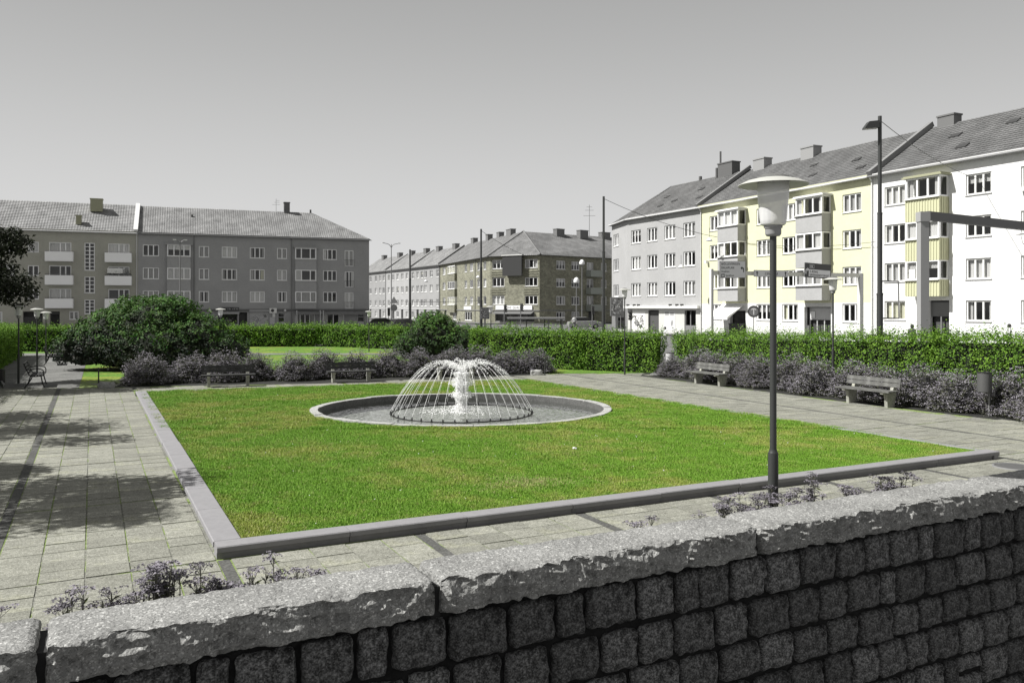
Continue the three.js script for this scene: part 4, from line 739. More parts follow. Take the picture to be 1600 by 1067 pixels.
// ---- left row: dark grey corner house with shops
{
  const wm = plaster(0.37, 0.37, 0.37);
  const H = straightHouse('corner_house', 'dark grey four storey house with hipped roof and ground floor shops', L0, [-19.4, 111.3], { depth: 10.4, eave: 12.0, rise: 3.75, ridge1: 21.6, hip1: true, roof: 0.38, rib: 0.28, wall: wm, gutter: MT.gutter });
  const { B, F, holes } = H, Y = [9.04, 6.2, 3.36];
  H.win(1.45, Y, 1.85, 1.42, 3); H.win(7.6, Y, 1.22, 1.4, 2); H.win(10.65, Y, 1.86, 1.4, 3); H.win(14.06, Y, 1.85, 1.4, 3); H.win(17.15, Y, 1.26, 1.4, 2); H.win(23.34, Y, 1.82, 1.41, 3);
  const bm = plaster(0.4, 0.4, 0.4);
  for (const x of [4.67, 20.14]) bay(H, x, 2.7, 0.42, [[9.05, 1.44, 7.62], [6.2, 1.42, 4.76], [3.36, 1.4, 2.5]], bm, { n: 3, weights: [1, 1.6, 1], top: MT.grey });
  for (const y of [8.2, 5.37, 2.53]) { holes.push([25.89, y, 1.2, 2.16]); addWindow(B, F, 25.89, y, 1.2, 2.16, 2, { sill: false }); const g = put(mesh('balcony_rail', merge([box(1.36, 0.04, 0.04, 0, 0.85), ...[0, 1, 2, 3, 4, 5, 6, 7].map(i => cyl(0.01, 0.01, 0.85, -0.63 + i * 0.18, 0))]), MT.dark, B), F, 25.89, y, 0.1); }
  // shop fronts
  const shop = (x, w, y, h) => { holes.push([x, y, w, h]); };
  shop(10.46, 2.3, 0.55, 1.5); shop(12.3, 1.0, 0.02, 2.05); shop(14.3, 2.35, 0.02, 2.1); shop(17.06, 0.85, 0.02, 2.0); shop(20.09, 2.6, 0.3, 1.6); shop(23.79, 2.9, 0.3, 1.6); shop(27.5, 0.95, 0.02, 2.0); shop(6.9, 0.9, 0.02, 2.0);
  addWindow(B, F, 10.46, 0.55, 2.3, 1.5, 1, { name: 'shop_window', curtain: false, mat: MT.dark }); 
  addWindow(B, F, 20.09, 0.3, 2.6, 1.6, 4, { name: 'shop_window', curtain: true }); addWindow(B, F, 23.79, 0.3, 2.9, 1.6, 2, { name: 'shop_window' });
  for (const [x, w] of [[17.06, 0.85], [27.5, 0.95], [6.9, 0.9]]) { const d = put(mesh('door', merge([boxB(0.09, 1.98, 0.07, -w / 2 + 0.045), boxB(0.09, 1.98, 0.07, w / 2 - 0.045), boxB(w - 0.18, 0.8, 0.06), boxB(w - 0.18, 0.1, 0.07, 0, 1.88), boxB(w - 0.18, 0.08, 0.07, 0, 1.35)]), MT.greyLight, B), F, x, 0.02, -0.2); mesh('pane', new THREE.PlaneGeometry(w - 0.18, 1.05), MT.glass, d).position.set(0, 1.35, 0); }
  put(mesh('doorway', merge([boxB(0.06, 2.0, 0.1, -0.47), boxB(0.06, 2.0, 0.1, 0.47), boxB(0.88, 1.9, 0.05, 0, 0, -0.4)]), MT.dark, B), F, 12.3, 0.02, -0.2);
  const sh = []; for (let i = 0; i < 22; i++) sh.push(boxB(2.35, 0.088, 0.04, 0, 0.02 + i * 0.095, i % 2 * 0.006)); const shut = put(mesh('roller_shutter', merge(sh), M(col(0.42), 0.6, { metalness: 0.2 }), B), F, 14.3, 0, -0.12);
  put(mesh('shutter_box', boxB(2.5, 0.28, 0.3), MT.grey, B), F, 14.3, 2.12, 0.1);
  const gr = textPanel(2.0, 1.3, 512, (g, w, h) => { g.fillStyle = '#a9a9a9'; g.fillRect(0, 0, w, h); const r = rng(3); g.lineCap = 'round'; for (let k = 0; k < 26; k++) { g.strokeStyle = pick(['#4a4a4a', '#6a6a6a', '#888', '#c8c8c8'], r); g.lineWidth = 4 + r() * 7; g.beginPath(); let x = r() * w, y = h * 0.15 + r() * h * 0.6; g.moveTo(x, y); for (let i = 0; i < 4; i++) { g.quadraticCurveTo(x + rr(-90, 90, r), y + rr(-60, 60, r), x = x + rr(-60, 60, r), y = y + rr(-40, 40, r)); } g.stroke(); } });
  put(sheet('graffiti', 2.2, 1.35, gr, B), F, 14.3, 1.2, -0.088);
  // band, signs, lamps, unit
  put(mesh('shop_band', merge([boxB(22.2, 0.28, 0.16, 17.4, 2.2, 0.08)]), M(col(0.12), 0.8), B), F, 0, 0, 0);
  put(mesh('awning_canopy', merge([boxB(9.6, 0.1, 0.9, 0, 0.2, 0.45), boxB(9.6, 0.28, 0.05, 0, 0.02, 0.9)]), M(col(0.16), 0.8), B), F, 23.4, 1.72, 0.17);
  put(mesh('light_canopy', boxB(2.7, 0.26, 0.5, 0, 0, 0.25), MT.grey, B), F, 10.46, 2.05 - 0.2, 0.17);
  const tv = textPanel(2.2, 0.42, 512, (g, w, h) => { g.fillStyle = '#2e2e2e'; g.fillRect(0, 0, w, h); g.fillStyle = '#a8a8a8'; strokes(g, [4, 3, 5], 24, h * 0.76, 35, 50, 1); });
  put(sheet('shop_sign', 2.2, 0.42, tv, B), F, 10.7, 2.5, 0.19);
  const lg = textPanel(1.9, 0.7, 512, (g, w, h) => { g.fillStyle = '#101010'; g.fillRect(0, 0, w, h); g.fillStyle = '#c9c9c9'; for (let i = 0; i < 4; i++) { g.beginPath(); g.arc(90 + i * 105, 40, 9, 0, 7); g.fill(); } strokes(g, [8], 70, h * 0.7, 38, 54, 2); });
  put(sheet('window_lettering', 1.9, 0.7, lg, B), F, 10.5, 1.05, -0.3);
  const ac = put(mesh('air_conditioner', merge([boxB(0.9, 0.65, 0.35, 0, 0, 0.18), boxB(0.35, 0.5, 0.12, 0.1, -0.52, 0.06)]), MT.offwhite, B), F, 16.0, 1.95, 0.0); mesh('fan', lathe([[0, 0.02], [0.2, 0.02], [0.21, 0]], 18).rotateX(Math.PI / 2).translate(-0.08, 0.34, 0.355), MT.dark, ac);
  put(mesh('notice', boxB(0.62, 0.9, 0.04), MT.greyLight, B), F, 15.93, 0.5, 0.01);
  for (const x of [8.3, 17.5]) put(mesh('wall_lamp', new THREE.SphereGeometry(0.17, 14, 10), MT.opal, B), F, x, 2.28, 0.32);
  for (const x of [18.9, 22.3, 21.9]) put(mesh('sign_arm', merge([boxB(0.09, 1.9, 0.3, 0, -0.9, 0)]), MT.greyLight, B), F, x, 1.3, 1.05);
  holes.splice(0, holes.length, ...holes);
  wallWithHoles(B, F, 0.0, H.L, 0, 12.0, holes, wm);
  { const f2 = frame([-19.4, 111.3], [-19.4 - 0.3671 * 10.4, 111.3 + 0.9301 * 10.4], W(...L0)); }
  downpipe(B, F, 6.44, 0, 11.9, MT.greyMid); downpipe(B, F, 18.35, 0, 11.9, MT.greyMid);
  chimney(B, H.roof, at(F, 18.3, 15.2, -5.2), 0.75, 0.75, 1.75, F.th, M(col(0.12), 0.9));
  const an = mesh('aerial', merge([cyl(0.025, 0.02, 2.0), box(1.1, 0.03, 0.03, 0, 1.2), box(0.7, 0.03, 0.03, 0.1, 1.5), box(0.5, 0.03, 0.03, 0.2, 1.75)]), MT.greyMid, H.roof); an.position.copy(at(F, 16.9, 15.5, -5.2));
  const vt = mesh('roof_vent', cyl(0.12, 0.12, 0.5), MT.dark, H.roof); vt.position.copy(at(F, 21.5, 15.7, -5.2)); const v2 = mesh('roof_vent', cyl(0.12, 0.12, 0.5), MT.dark, H.roof); v2.position.copy(at(F, 6.2, 14.2, -3.3));
}
// ---- far side street: three plain grey houses in a row
{
  const A = [-36.1, 205.7], Bq = [-14.6, 165.8], cut = [-0.16, 0.295, 0.65, 1], tones = [0.33, 0.42, 0.36], P = t => lerp2(A, Bq, t), cols = [[-4.5, 1.8, 5.9, 9.0, 11.5], [1.7, 4.7, 7.6, 10.6, 13.5], [1.0, 3.8, 6.2, 8.2, 11.3, 14.7]];
  const lab = ['plain grey house far down the side street, the farthest of three', 'plain light grey house in the side street row, the middle of three', 'plain grey house joined to the olive brick corner house'];
  for (let i = 0; i < 3; i++) {
    const wm = plaster(tones[i], tones[i], tones[i]), H = straightHouse('street_house', lab[i], P(cut[i]), P(cut[i + 1]), { depth: 11, eave: 11.4, rise: 3.9, roof: 0.34, rib: 0.45, wall: wm });
    const off = i ? 0 : 7.3; for (const x of cols[i]) H.win(x + off, [8.84, 5.86, 2.87], 1.55, 1.45, 2, { bar: 0.1 }); for (const x of cols[i].filter((_, k) => k % 2 === 0)) H.win(x + off, [0.35], 1.5, 1.4, 2, { bar: 0.1 });
    for (const x of cols[i].filter((_, k) => k % 2)) { H.holes.push([x + off, 0.02, 1.3, 2.1]); put(mesh('door', merge([boxB(1.28, 2.05, 0.06)]), MT.dark, H.B), H.F, x + off, 0.02, -0.2); }
    wallWithHoles(H.B, H.F, 0, H.L, 0, 11.4, H.holes, wm); put(mesh('storey_band', merge([boxB(H.L - 0.04, 0.18, 0.1, H.L / 2, 2.25, 0.05)]), MT.greyLight, H.B), H.F, 0, 0, 0);
    for (const x of [H.L * 0.25, H.L * 0.8]) chimney(H.B, H.roof, at(H.F, x, 14.6, -5.0), 1.5, 1.0, 1.2, H.F.th, M(col(0.14), 0.9));
    mesh('party_wall', beam(at(H.F, H.L - 0.1, 11.5, 0.3), at(H.F, H.L - 0.1, 15.4, -5.5), 0.35, 0.25), MT.greyMid, H.B); downpipe(H.B, H.F, H.L - 0.2, 0, 11.3, MT.greyMid);
  }
}
// ---- olive brick corner house
{
  const P0 = [-14.6, 165.8], P1 = [-3.65, 137.8], P2 = [4.45, 132.8], P3 = [30, 153], base = W(...P1), E = 11.4;
  const B = thing('brick_corner_house', 'olive brick corner house with chamfered front and shop sign', 'building', base);
  const FS = frame(P0, P1, base), FC_ = frame(P1, P2, base), FR = frame(P2, P3, base);
  const wm = M(col(0.4, 0.395, 0.3), 0.92, { map: TX.brick }), band = M(col(0.33, 0.325, 0.245), 0.92, { map: TX.brick });
  const w3 = (x, d, y) => W(x, d, y).sub(base), apex = w3(2.0, 142.2, 15.8), R0 = w3(-9.0, 168, 15.6), R3 = w3(26.3, 157.7, 15.6);
  const eL = (F, x, z = 0.4) => at(F, x, E - 0.25, z);
  const c1 = w3(-4.15, 137.4, E - 0.25), c2 = w3(4.55, 132.2, E - 0.25);
  const roof = mesh('roof', merge([tiles(eL(FS, 0), c1, apex, R0, 0.42, 0.45), tiles(c1, c2, apex, apex.clone(), 0.36, 0.45), tiles(c2, eL(FR, FR.L), R3, apex, 0.42, 0.45)]), tileMat(0.25), B);
  mesh('rear_roof', merge([quadG(w3(-3, 170, E), w3(8, 150, E), apex, R0), quadG(w3(8, 150, E), w3(22, 163, E), R3, apex)]), tileMat(0.25), B);
  mesh('rear_wall', merge([quadG(w3(-3, 170, 0), w3(8, 150, 0), w3(8, 150, E), w3(-3, 170, E)), quadG(w3(8, 150, 0), w3(22, 163, 0), w3(22, 163, E), w3(8, 150, E)), quadG(w3(-14.6, 165.8, 0), w3(-3, 170, 0), w3(-3, 170, E), w3(-14.6, 165.8, E)), quadG(w3(30, 153, 0), w3(22, 163, 0), w3(22, 163, E), w3(30, 153, E))]), wm, B);
  for (const [a, b] of [[c1, apex], [c2, apex]]) mesh('hip_ridge', bar(a.clone().add(V(0, 0.1, 0)), b.clone().add(V(0, 0.1, 0)), 0.14), tileMat(0.24), B);
  for (const F of [FS, FC_, FR]) { put(mesh('inner_wall', merge([box(F.L - 1.2, E - 0.3, 0.05, F.L / 2, E / 2, -1.7), ...[2.6, 5.5, 8.4].map(y => box(F.L - 1.2, 0.2, 1.2, F.L / 2, y, -1.0))]), MT.interior, B), F, 0, 0, 0); gutter(B, F, 0.1, F.L - 0.1, E - 0.22, 0.42, MT.gutter); }
  const Y = [9.1, 6.13, 3.14], hs = [], hc = [], hr = [], win = (F, H, x, ys, w, h, n, o) => { for (const y of ys) { H.push([x, y, w, h]); addWindow(B, F, x, y, w, h, n, { bar: 0.1, ...o }); } };
  win(FS, hs, 3.0, Y, 1.9, 1.45, 2); win(FS, hs, 16.84, Y, 1.5, 1.45, 1); win(FS, hs, 20.14, Y, 1.9, 1.45, 2); win(FS, hs, 24.0, Y, 1.3, 1.45, 1); win(FS, hs, 27.3, Y, 1.5, 1.45, 1);
  for (const y of Y) { put(mesh('bay_panel', boxB(4.6, 1.5, 0.5), band, B), FS, 9.2, y - 1.48, 0.25); hs.push([9.2, y, 4.2, 1.5]); addWindow(B, FS, 9.2, y, 4.6, 1.5, 4, { z: 0.4, bar: 0.12 }); put(mesh('bay_side', merge([boxB(0.12, 1.5, 0.45, -2.24, 0, 0.22), boxB(0.12, 1.5, 0.45, 2.24, 0, 0.22)]), MT.offwhite, B), FS, 9.2, y, 0); }
  win(FC_, hc, 1.6, Y, 2.4, 1.47, 3); win(FC_, hc, 7.95, Y, 2.4, 1.42, 3);
  for (const x of [1.6, 7.95]) for (const y of [7.7, 4.75]) put(mesh('brick_band', merge([0, 1, 2].map(i => boxB(2.7, 0.16, 0.07, 0, i * 0.4))), band, B), FC_, x, y, 0.03);
  win(FR, hr, 4.65, [8.95, 6.03, 3.11, 0.5], 2.0, 1.42, 3); win(FR, hr, 7.95, [8.91, 6.01, 3.08, 0.5], 1.85, 1.42, 3); win(FR, hr, 11.33, [8.2, 5.4, 2.5], 1.6, 2.1, 2); win(FR, hr, 14.6, [8.9, 6.0, 3.1], 1.4, 1.4, 2); win(FR, hr, 18, [8.9, 6.0, 3.1], 1.8, 1.4, 3);
  for (const y of [7.95, 5.0, 2.13]) { put(mesh('balcony', merge([boxB(3.0, 0.14, 1.2, 0, -0.1, 0.6), boxB(3.0, 1.0, 0.06, 0, 0, 1.18), boxB(0.06, 1.0, 1.15, -1.47, 0, 0.58), boxB(0.06, 1.0, 1.15, 1.47, 0, 0.58)]), M(col(0.3, 0.32, 0.29), 0.8), B), FR, 11.85, y, 0.01); }
  hr.push([11.6, 0.02, 1.4, 2.0]); put(mesh('door', boxB(1.35, 1.95, 0.06), MT.dark, B), FR, 11.6, 0.02, -0.2);
  // shop front on the corner with its sign, and shops along the side street
  hc.push([4.76, 0.3, 7.6, 1.6]); addWindow(B, FC_, 4.76, 0.3, 7.6, 1.6, 5, { name: 'shop_window', curtain: false, mat: MT.greyMid }); put(mesh('shop_awning', merge([box(7.6, 0.06, 1.1, 0, 0, 0.5).rotateX(0.35)]), M(col(0.12), 0.9), B), FC_, 4.76, 1.95, 0.15);
  const sg = textPanel(7.0, 0.66, 1024, (g, w, h) => { g.fillStyle = '#f2f2f2'; g.fillRect(0, 0, w, h); g.fillStyle = '#333'; g.font = 'bold 74px sans-serif'; g.textAlign = 'center'; g.fillText('MODE  QUALITY', w / 2, h * 0.78); });
  put(mesh('shop_sign', boxB(7.06, 0.7, 0.14), MT.white, B), FC_, 4.7, 2.27, 0.1); put(sheet('sign_face', 7.0, 0.66, sg, B), FC_, 4.7, 2.62, 0.19);
  put(mesh('hoarding', merge([boxB(3.7, 3.3, 0.25)]), M(col(0.04), 0.9), B), FC_, 4.8, 7.85, 0.75); put(mesh('hoarding_top', merge([boxB(3.95, 0.14, 0.7, 0, 0, -0.1), boxB(0.1, 0.4, 0.6, -1.5, -3.2, -0.35), boxB(0.1, 0.4, 0.6, 1.5, -3.2, -0.35)]), MT.offwhite, B), FC_, 4.8, 11.16, 0.75);
  for (const [x, w] of [[18.3, 4.2], [10, 2.4]]) { hs.push([x, 0.3, w, 1.6]); addWindow(B, FS, x, 0.3, w, 1.6, 3, { name: 'shop_window', curtain: false }); put(mesh('shop_sign', boxB(w, 0.6, 0.12), MT.white, B), FS, x, 2.25, 0.1); }
  for (const x of [4, 25.5]) { hs.push([x, 0.02, 1.3, 2.1]); put(mesh('door', boxB(1.28, 2.05, 0.06), MT.dark, B), FS, x, 0.02, -0.2); }
  wallWithHoles(B, FS, 0, FS.L, 0, E, hs, wm); wallWithHoles(B, FC_, 0, FC_.L, 0, E, hc, wm); wallWithHoles(B, FR, 0, FR.L, 0, E, hr, wm);
  for (const F of [FS, FC_, FR]) put(mesh('string_course', boxB(F.L - 0.1, 0.14, 0.12, F.L / 2), MT.greyMid, B), F, 0, 2.1, 0.06);
  downpipe(B, FS, 0.2, 0, 11.2, MT.greyMid); downpipe(B, FS, 22.3, 0, 11.2, MT.greyMid);
  const cm = M(col(0.15), 0.9); for (const [f, dz, s] of [[0.13, 0, 1.1], [0.42, 0.3, 0.9], [0.62, -0.6, 1], [0.8, 0.2, 1.6]]) chimney(B, roof, R0.clone().lerp(apex, f).add(V(0, -0.5, dz)), 1.4 * s, 1.0, 1.3, FS.th, cm);
  for (const [f, dz, s] of [[0.26, 1.2, 1.3], [0.44, 2.2, 1.4], [0.62, 0.6, 1.5]]) chimney(B, roof, apex.clone().lerp(R3, f).add(V(0, -0.7, dz * 0.6)), 1.4 * s, 1.0, 1.4, FR.th, cm);
  const an = mesh('aerial', merge([cyl(0.05, 0.04, 6), box(1.6, 0.05, 0.05, 0, 5), box(2.2, 0.05, 0.05, 0, 4), box(1.0, 0.05, 0.05, 0, 5.6)]), MT.greyMid, roof); an.position.copy(apex.clone().lerp(R3, 0.5).add(V(0, -0.3, 0)));
}
// ---- right row: light grey, pale yellow and white houses
function rightHouse(kind, label, p0, p1, o) {
  const H = straightHouse('apartment_house', label, p0, p1, { depth: 13, eave: 12.7, rise: 4.1, roof: 0.19, rib: 0.34, gutter: MT.gutterLight, floor: 0.9, ...o }); return H;
}
{
  const p0 = [13, 92], p1 = [18.6, 80.8], wm = plaster(0.42, 0.42, 0.42), H = rightHouse('grey', 'light grey corner house with graffiti on its white tiled ground floor', p0, p1, { wall: wm, ridge0: -0.5, hip0: true }), { B, F, holes } = H, base = W(...p0);
  const FCH = frame([12.0, 98.5], p0, base), hch = [];
  const Y = [9.8, 6.88, 3.93]; for (const x of [1.57, 4.54, 7.62, 10.76]) H.win(x, Y, 1.82, 1.46, 3);
  for (const y of [9.9, 6.97, 3.95]) { hch.push([1.8, y, 2.2, 1.42]); addWindow(B, FCH, 1.8, y, 2.2, 1.42, 3); }
  holes.push([4.79, 0.02, 1.9, 2.4], [10.9, 0.02, 1.8, 2.4]); hch.push([3.4, 0.1, 3.6, 2.2]);
  addWindow(B, FCH, 3.4, 0.1, 3.6, 2.2, 2, { name: 'shop_window', curtain: false, mat: MT.greyMid });
  wallWithHoles(B, F, 0, H.L, 2.75, 12.7, holes.filter(h => h[1] > 2.7), wm); wallWithHoles(B, FCH, 0, FCH.L - 0.01, 2.6, 12.7, hch.filter(h => h[1] > 2.7), wm);
  const tl = M(col(0.66, 0.66, 0.63), 0.5, { map: TX.plaster }); wallWithHoles(B, F, 0, H.L, 0, 2.75, holes.filter(h => h[1] < 2.7), tl, 'ground_floor_wall'); wallWithHoles(B, FCH, 0, FCH.L - 0.01, 0, 2.6, hch.filter(h => h[1] < 2.7), MT.greyMid, 'ground_floor_wall');
  put(mesh('cornice', merge([boxB(H.L + 0.2, 0.26, 0.5, H.L / 2, 0, 0.25)]), MT.offwhite, B), F, 0, 2.62, 0);
  const gm = (sd, bg) => textPanel(2.8, 2.2, 512, (g, w, h) => { g.fillStyle = bg; g.fillRect(0, 0, w, h); const r = rng(sd); g.lineCap = 'round'; for (let k = 0; k < 24; k++) { g.strokeStyle = pick(['#3a3a3a', '#5c5c5c', '#9a9a9a', '#2a2a2a'], r); g.lineWidth = 6 + r() * 16; g.beginPath(); let x = w * (0.2 + 0.6 * r()), y = h * (0.25 + 0.55 * r()); g.moveTo(x, y); for (let i = 0; i < 3; i++) g.quadraticCurveTo(x + rr(-90, 90, r), y + rr(-80, 80, r), x += rr(-50, 50, r), y += rr(-60, 60, r)); g.stroke(); } });
  put(sheet('graffiti', 2.6, 2.0, gm(4, '#dcdcd8'), B), F, 2.05, 1.3, 0.012);
  put(mesh('door', merge([boxB(0.1, 2.35, 0.08, -0.9), boxB(0.1, 2.35, 0.08, 0.9), boxB(1.7, 2.3, 0.05, 0, 0, -0.1)]), M(col(0.07), 0.7), B), F, 4.79, 0.02, -0.1);
  put(mesh('door', merge([boxB(0.1, 2.35, 0.08, -0.85), boxB(0.1, 2.35, 0.08, 0.85), boxB(1.6, 0.9, 0.05), boxB(0.12, 2.3, 0.08)]), MT.greyMid, B), F, 10.9, 0.02, -0.1);
  const ps = textPanel(1.6, 2.0, 256, (g, w, h) => { g.fillStyle = '#c4c4c4'; g.fillRect(0, 0, w, h); g.fillStyle = '#9a9a9a'; g.fillRect(20, 20, 90, 60); g.fillRect(140, 30, 80, 50); g.fillStyle = '#e6e6e6'; g.fillRect(24, 150, 60, 90); g.fillStyle = '#8a8a8a'; g.beginPath(); g.ellipse(180, 200, 22, 45, 0.2, 0, 7); g.fill(); });
  put(sheet('posters', 1.9, 2.1, ps, B), F, 7.6, 1.35, 0.012);
  put(mesh('spotlights', merge([0.6, 1.8, 2.6, 8.2, 9.3, 10.1].map(x => boxB(0.2, 0.16, 0.3, x, 0, 0.3))), MT.dark, B), F, 0, 2.9, 0.1).userData.kind = 'stuff';
  gutter(B, FCH, 0, FCH.L, 12.5, 0.4, MT.gutterLight);
  { const e0 = at(FCH, -0.2, 12.45, 0.4), e1 = at(F, 0, 12.45, 0.4), rg = at(F, -0.5, 16.8, -6.5), fr = at(FCH, 0, 12.6, -9); mesh('hip_roof', merge([tiles(e0, e1, rg, rg.clone(), 0.34), quadG(e0, fr, rg)]), tileMat(0.19), B);
    mesh('rear_wall', merge([quadG(at(FCH, 0.02, 0, -0.05), at(FCH, 0.02, 0, -9), at(FCH, 0.02, 12.7, -9), at(FCH, 0.02, 12.7, -0.05))]), wm, B); }
  const cd = M(col(0.1), 0.9); const cb = chimney(B, H.roof, at(F, 9.2, 16.2, -6.5), 2.2, 1.1, 1.7, F.th, cd); const an = mesh('aerial_mast', merge([cyl(0.1, 0.1, 3.4), cyl(0.14, 0.14, 1.8, 0.35, 0.2), cyl(0.14, 0.14, 1.8, -0.45, -0.2, 0.2)]), cd, H.roof); an.position.copy(at(F, 7.9, 16, -6.5));
  const v = mesh('roof_vent', cyl(0.18, 0.18, 1), cd, H.roof); v.position.copy(at(F, 4.6, 16.2, -6.5));
  for (const [x, f] of [[2.5, 0.55], [5.5, 0.35], [8, 0.6], [3.9, 0.25], [10, 0.3]]) { const s = mesh('roof_hatch', boxB(0.7, 0.12, 0.5).rotateX(0.56), MT.dark, H.roof); s.position.copy(at(F, x, 12.7 + 4.1 * f - 0.02, -6.5 * f)); s.rotation.y = F.th; }
  mesh('party_wall', beam(at(F, H.L - 0.15, 12.7, 0.4), at(F, H.L - 0.15, 17.1, -6.5), 0.3, 0.35), MT.greyMid, B);
}
{
  const p0 = [18.6, 80.8], p1 = [27.0, 61.6], wm = plaster(0.72, 0.72, 0.5), H = rightHouse('yellow', 'pale yellow house with grey concrete bays, middle of the right-hand row', p0, p1, { wall: wm, gutter: MT.gutterLight }), { B, F, holes } = H;
  const Y = [10.1, 7.3, 4.47, 1.6]; for (const x of [2.35, 9.09, 12.37, 19.08]) H.win(x, Y, 1.86, 1.42, 3);
  const cp = M(col(0.42), 0.9, { map: TX.plaster });
  for (const x of [5.3, 15.5]) bay(H, x, 2.9, 0.95, [[10.22, 1.42, 8.8], [7.4, 1.36, 5.95], [4.5, 1.36, 3.3]], cp, { n: 3 });
  // entrance below the second bay, café awning below the first
  const low = [...holes.filter(h => h[1] < 3), [15.5, 0.02, 2.9, 2.75], [5.6, 0.02, 2.2, 2.4]];
  wallWithHoles(B, F, 0, H.L, 3.1, 12.7, holes.filter(h => h[1] > 3), wm); const wl = plaster(0.76, 0.76, 0.74); wallWithHoles(B, F, 0, H.L, 0, 3.1, low, wl, 'ground_floor_wall');
  put(mesh('entrance_screen', merge([boxB(2.8, 0.95, 0.06, 0, 1.75), ...[-1.36, -0.55, 0.25, 1.0, 1.36].map(x => boxB(0.08, 1.75, 0.08, x)), boxB(2.8, 0.3, 0.07), boxB(2.8, 0.08, 0.08, 0, 1.7)]), MT.greyLight, B), F, 15.5, 0.02, -0.55); put(mesh('entrance_back', boxB(2.86, 2.7, 0.04), M(col(0.05), 0.9), B), F, 15.5, 0.02, -0.8);
  put(mesh('notice', boxB(0.5, 0.55, 0.03), MT.white, B), F, 14.5, 1.85, -0.47);
  const ag = new THREE.BufferGeometry(); ag.setAttribute('position', new THREE.Float32BufferAttribute([-1.6, 2.95, 0.05, 1.6, 2.95, 0.05, 1.6, 1.9, 1.9, -1.6, 2.95, 0.05, 1.6, 1.9, 1.9, -1.6, 1.9, 1.9, -1.6, 1.9, 1.9, 1.6, 1.9, 1.9, 1.6, 1.62, 1.93, -1.6, 1.9, 1.9, 1.6, 1.62, 1.93, -1.6, 1.62, 1.93, 1.6, 2.95, 0.05, 1.6, 1.62, 1.93, 1.6, 1.9, 1.9], 3)); ag.computeVertexNormals();
  put(mesh('awning', triUV(ag), M(col(0.74), 0.9, { side: THREE.DoubleSide }), B), F, 4.9, 0, 0);
  const al = textPanel(2.6, 0.24, 512, (g, w, h) => { g.fillStyle = '#e9e9e9'; g.fillRect(0, 0, w, h); g.fillStyle = '#777'; strokes(g, [2, 5, 3], 70, h * 0.8, 34, 28, 3); }); put(sheet('awning_lettering', 2.6, 0.24, al, B), F, 4.7, 1.76, 1.945);
  put(mesh('cafe_counter', merge([boxB(1.5, 1.15, 0.5, 0, 0, 0.3), boxB(1.6, 0.06, 0.6, 0, 1.15, 0.3)]), MT.dark, B), F, 5.9, 0.05, 0.1); put(mesh('doorway_back', boxB(2.15, 2.3, 0.04), M(col(0.05), 0.9), B), F, 5.6, 0.02, -0.4);
  downpipe(B, F, 0.15, 0, 12.5, MT.gutterLight); const cm = M(col(0.26), 0.9);
  for (const [x, z, w] of [[1.6, -6.3, 1.6], [8.2, -6.3, 1.6]]) chimney(B, H.roof, at(F, x, 16.2, z), w, 1.0, 1.25, F.th, cm);
  for (const [x, f] of [[3.5, 0.5], [7, 0.3], [11, 0.62], [13, 0.3], [16.5, 0.5], [18.5, 0.25]]) { const s = mesh('roof_hatch', boxB(0.7, 0.12, 0.5).rotateX(0.56), MT.dark, H.roof); s.position.copy(at(F, x, 12.7 + 4.1 * f - 0.02, -6.5 * f)); s.rotation.y = F.th; }
  put(mesh('spotlight', boxB(0.25, 0.25, 0.3), MT.white, B), F, 1.2, 7.0, 0.2);
}
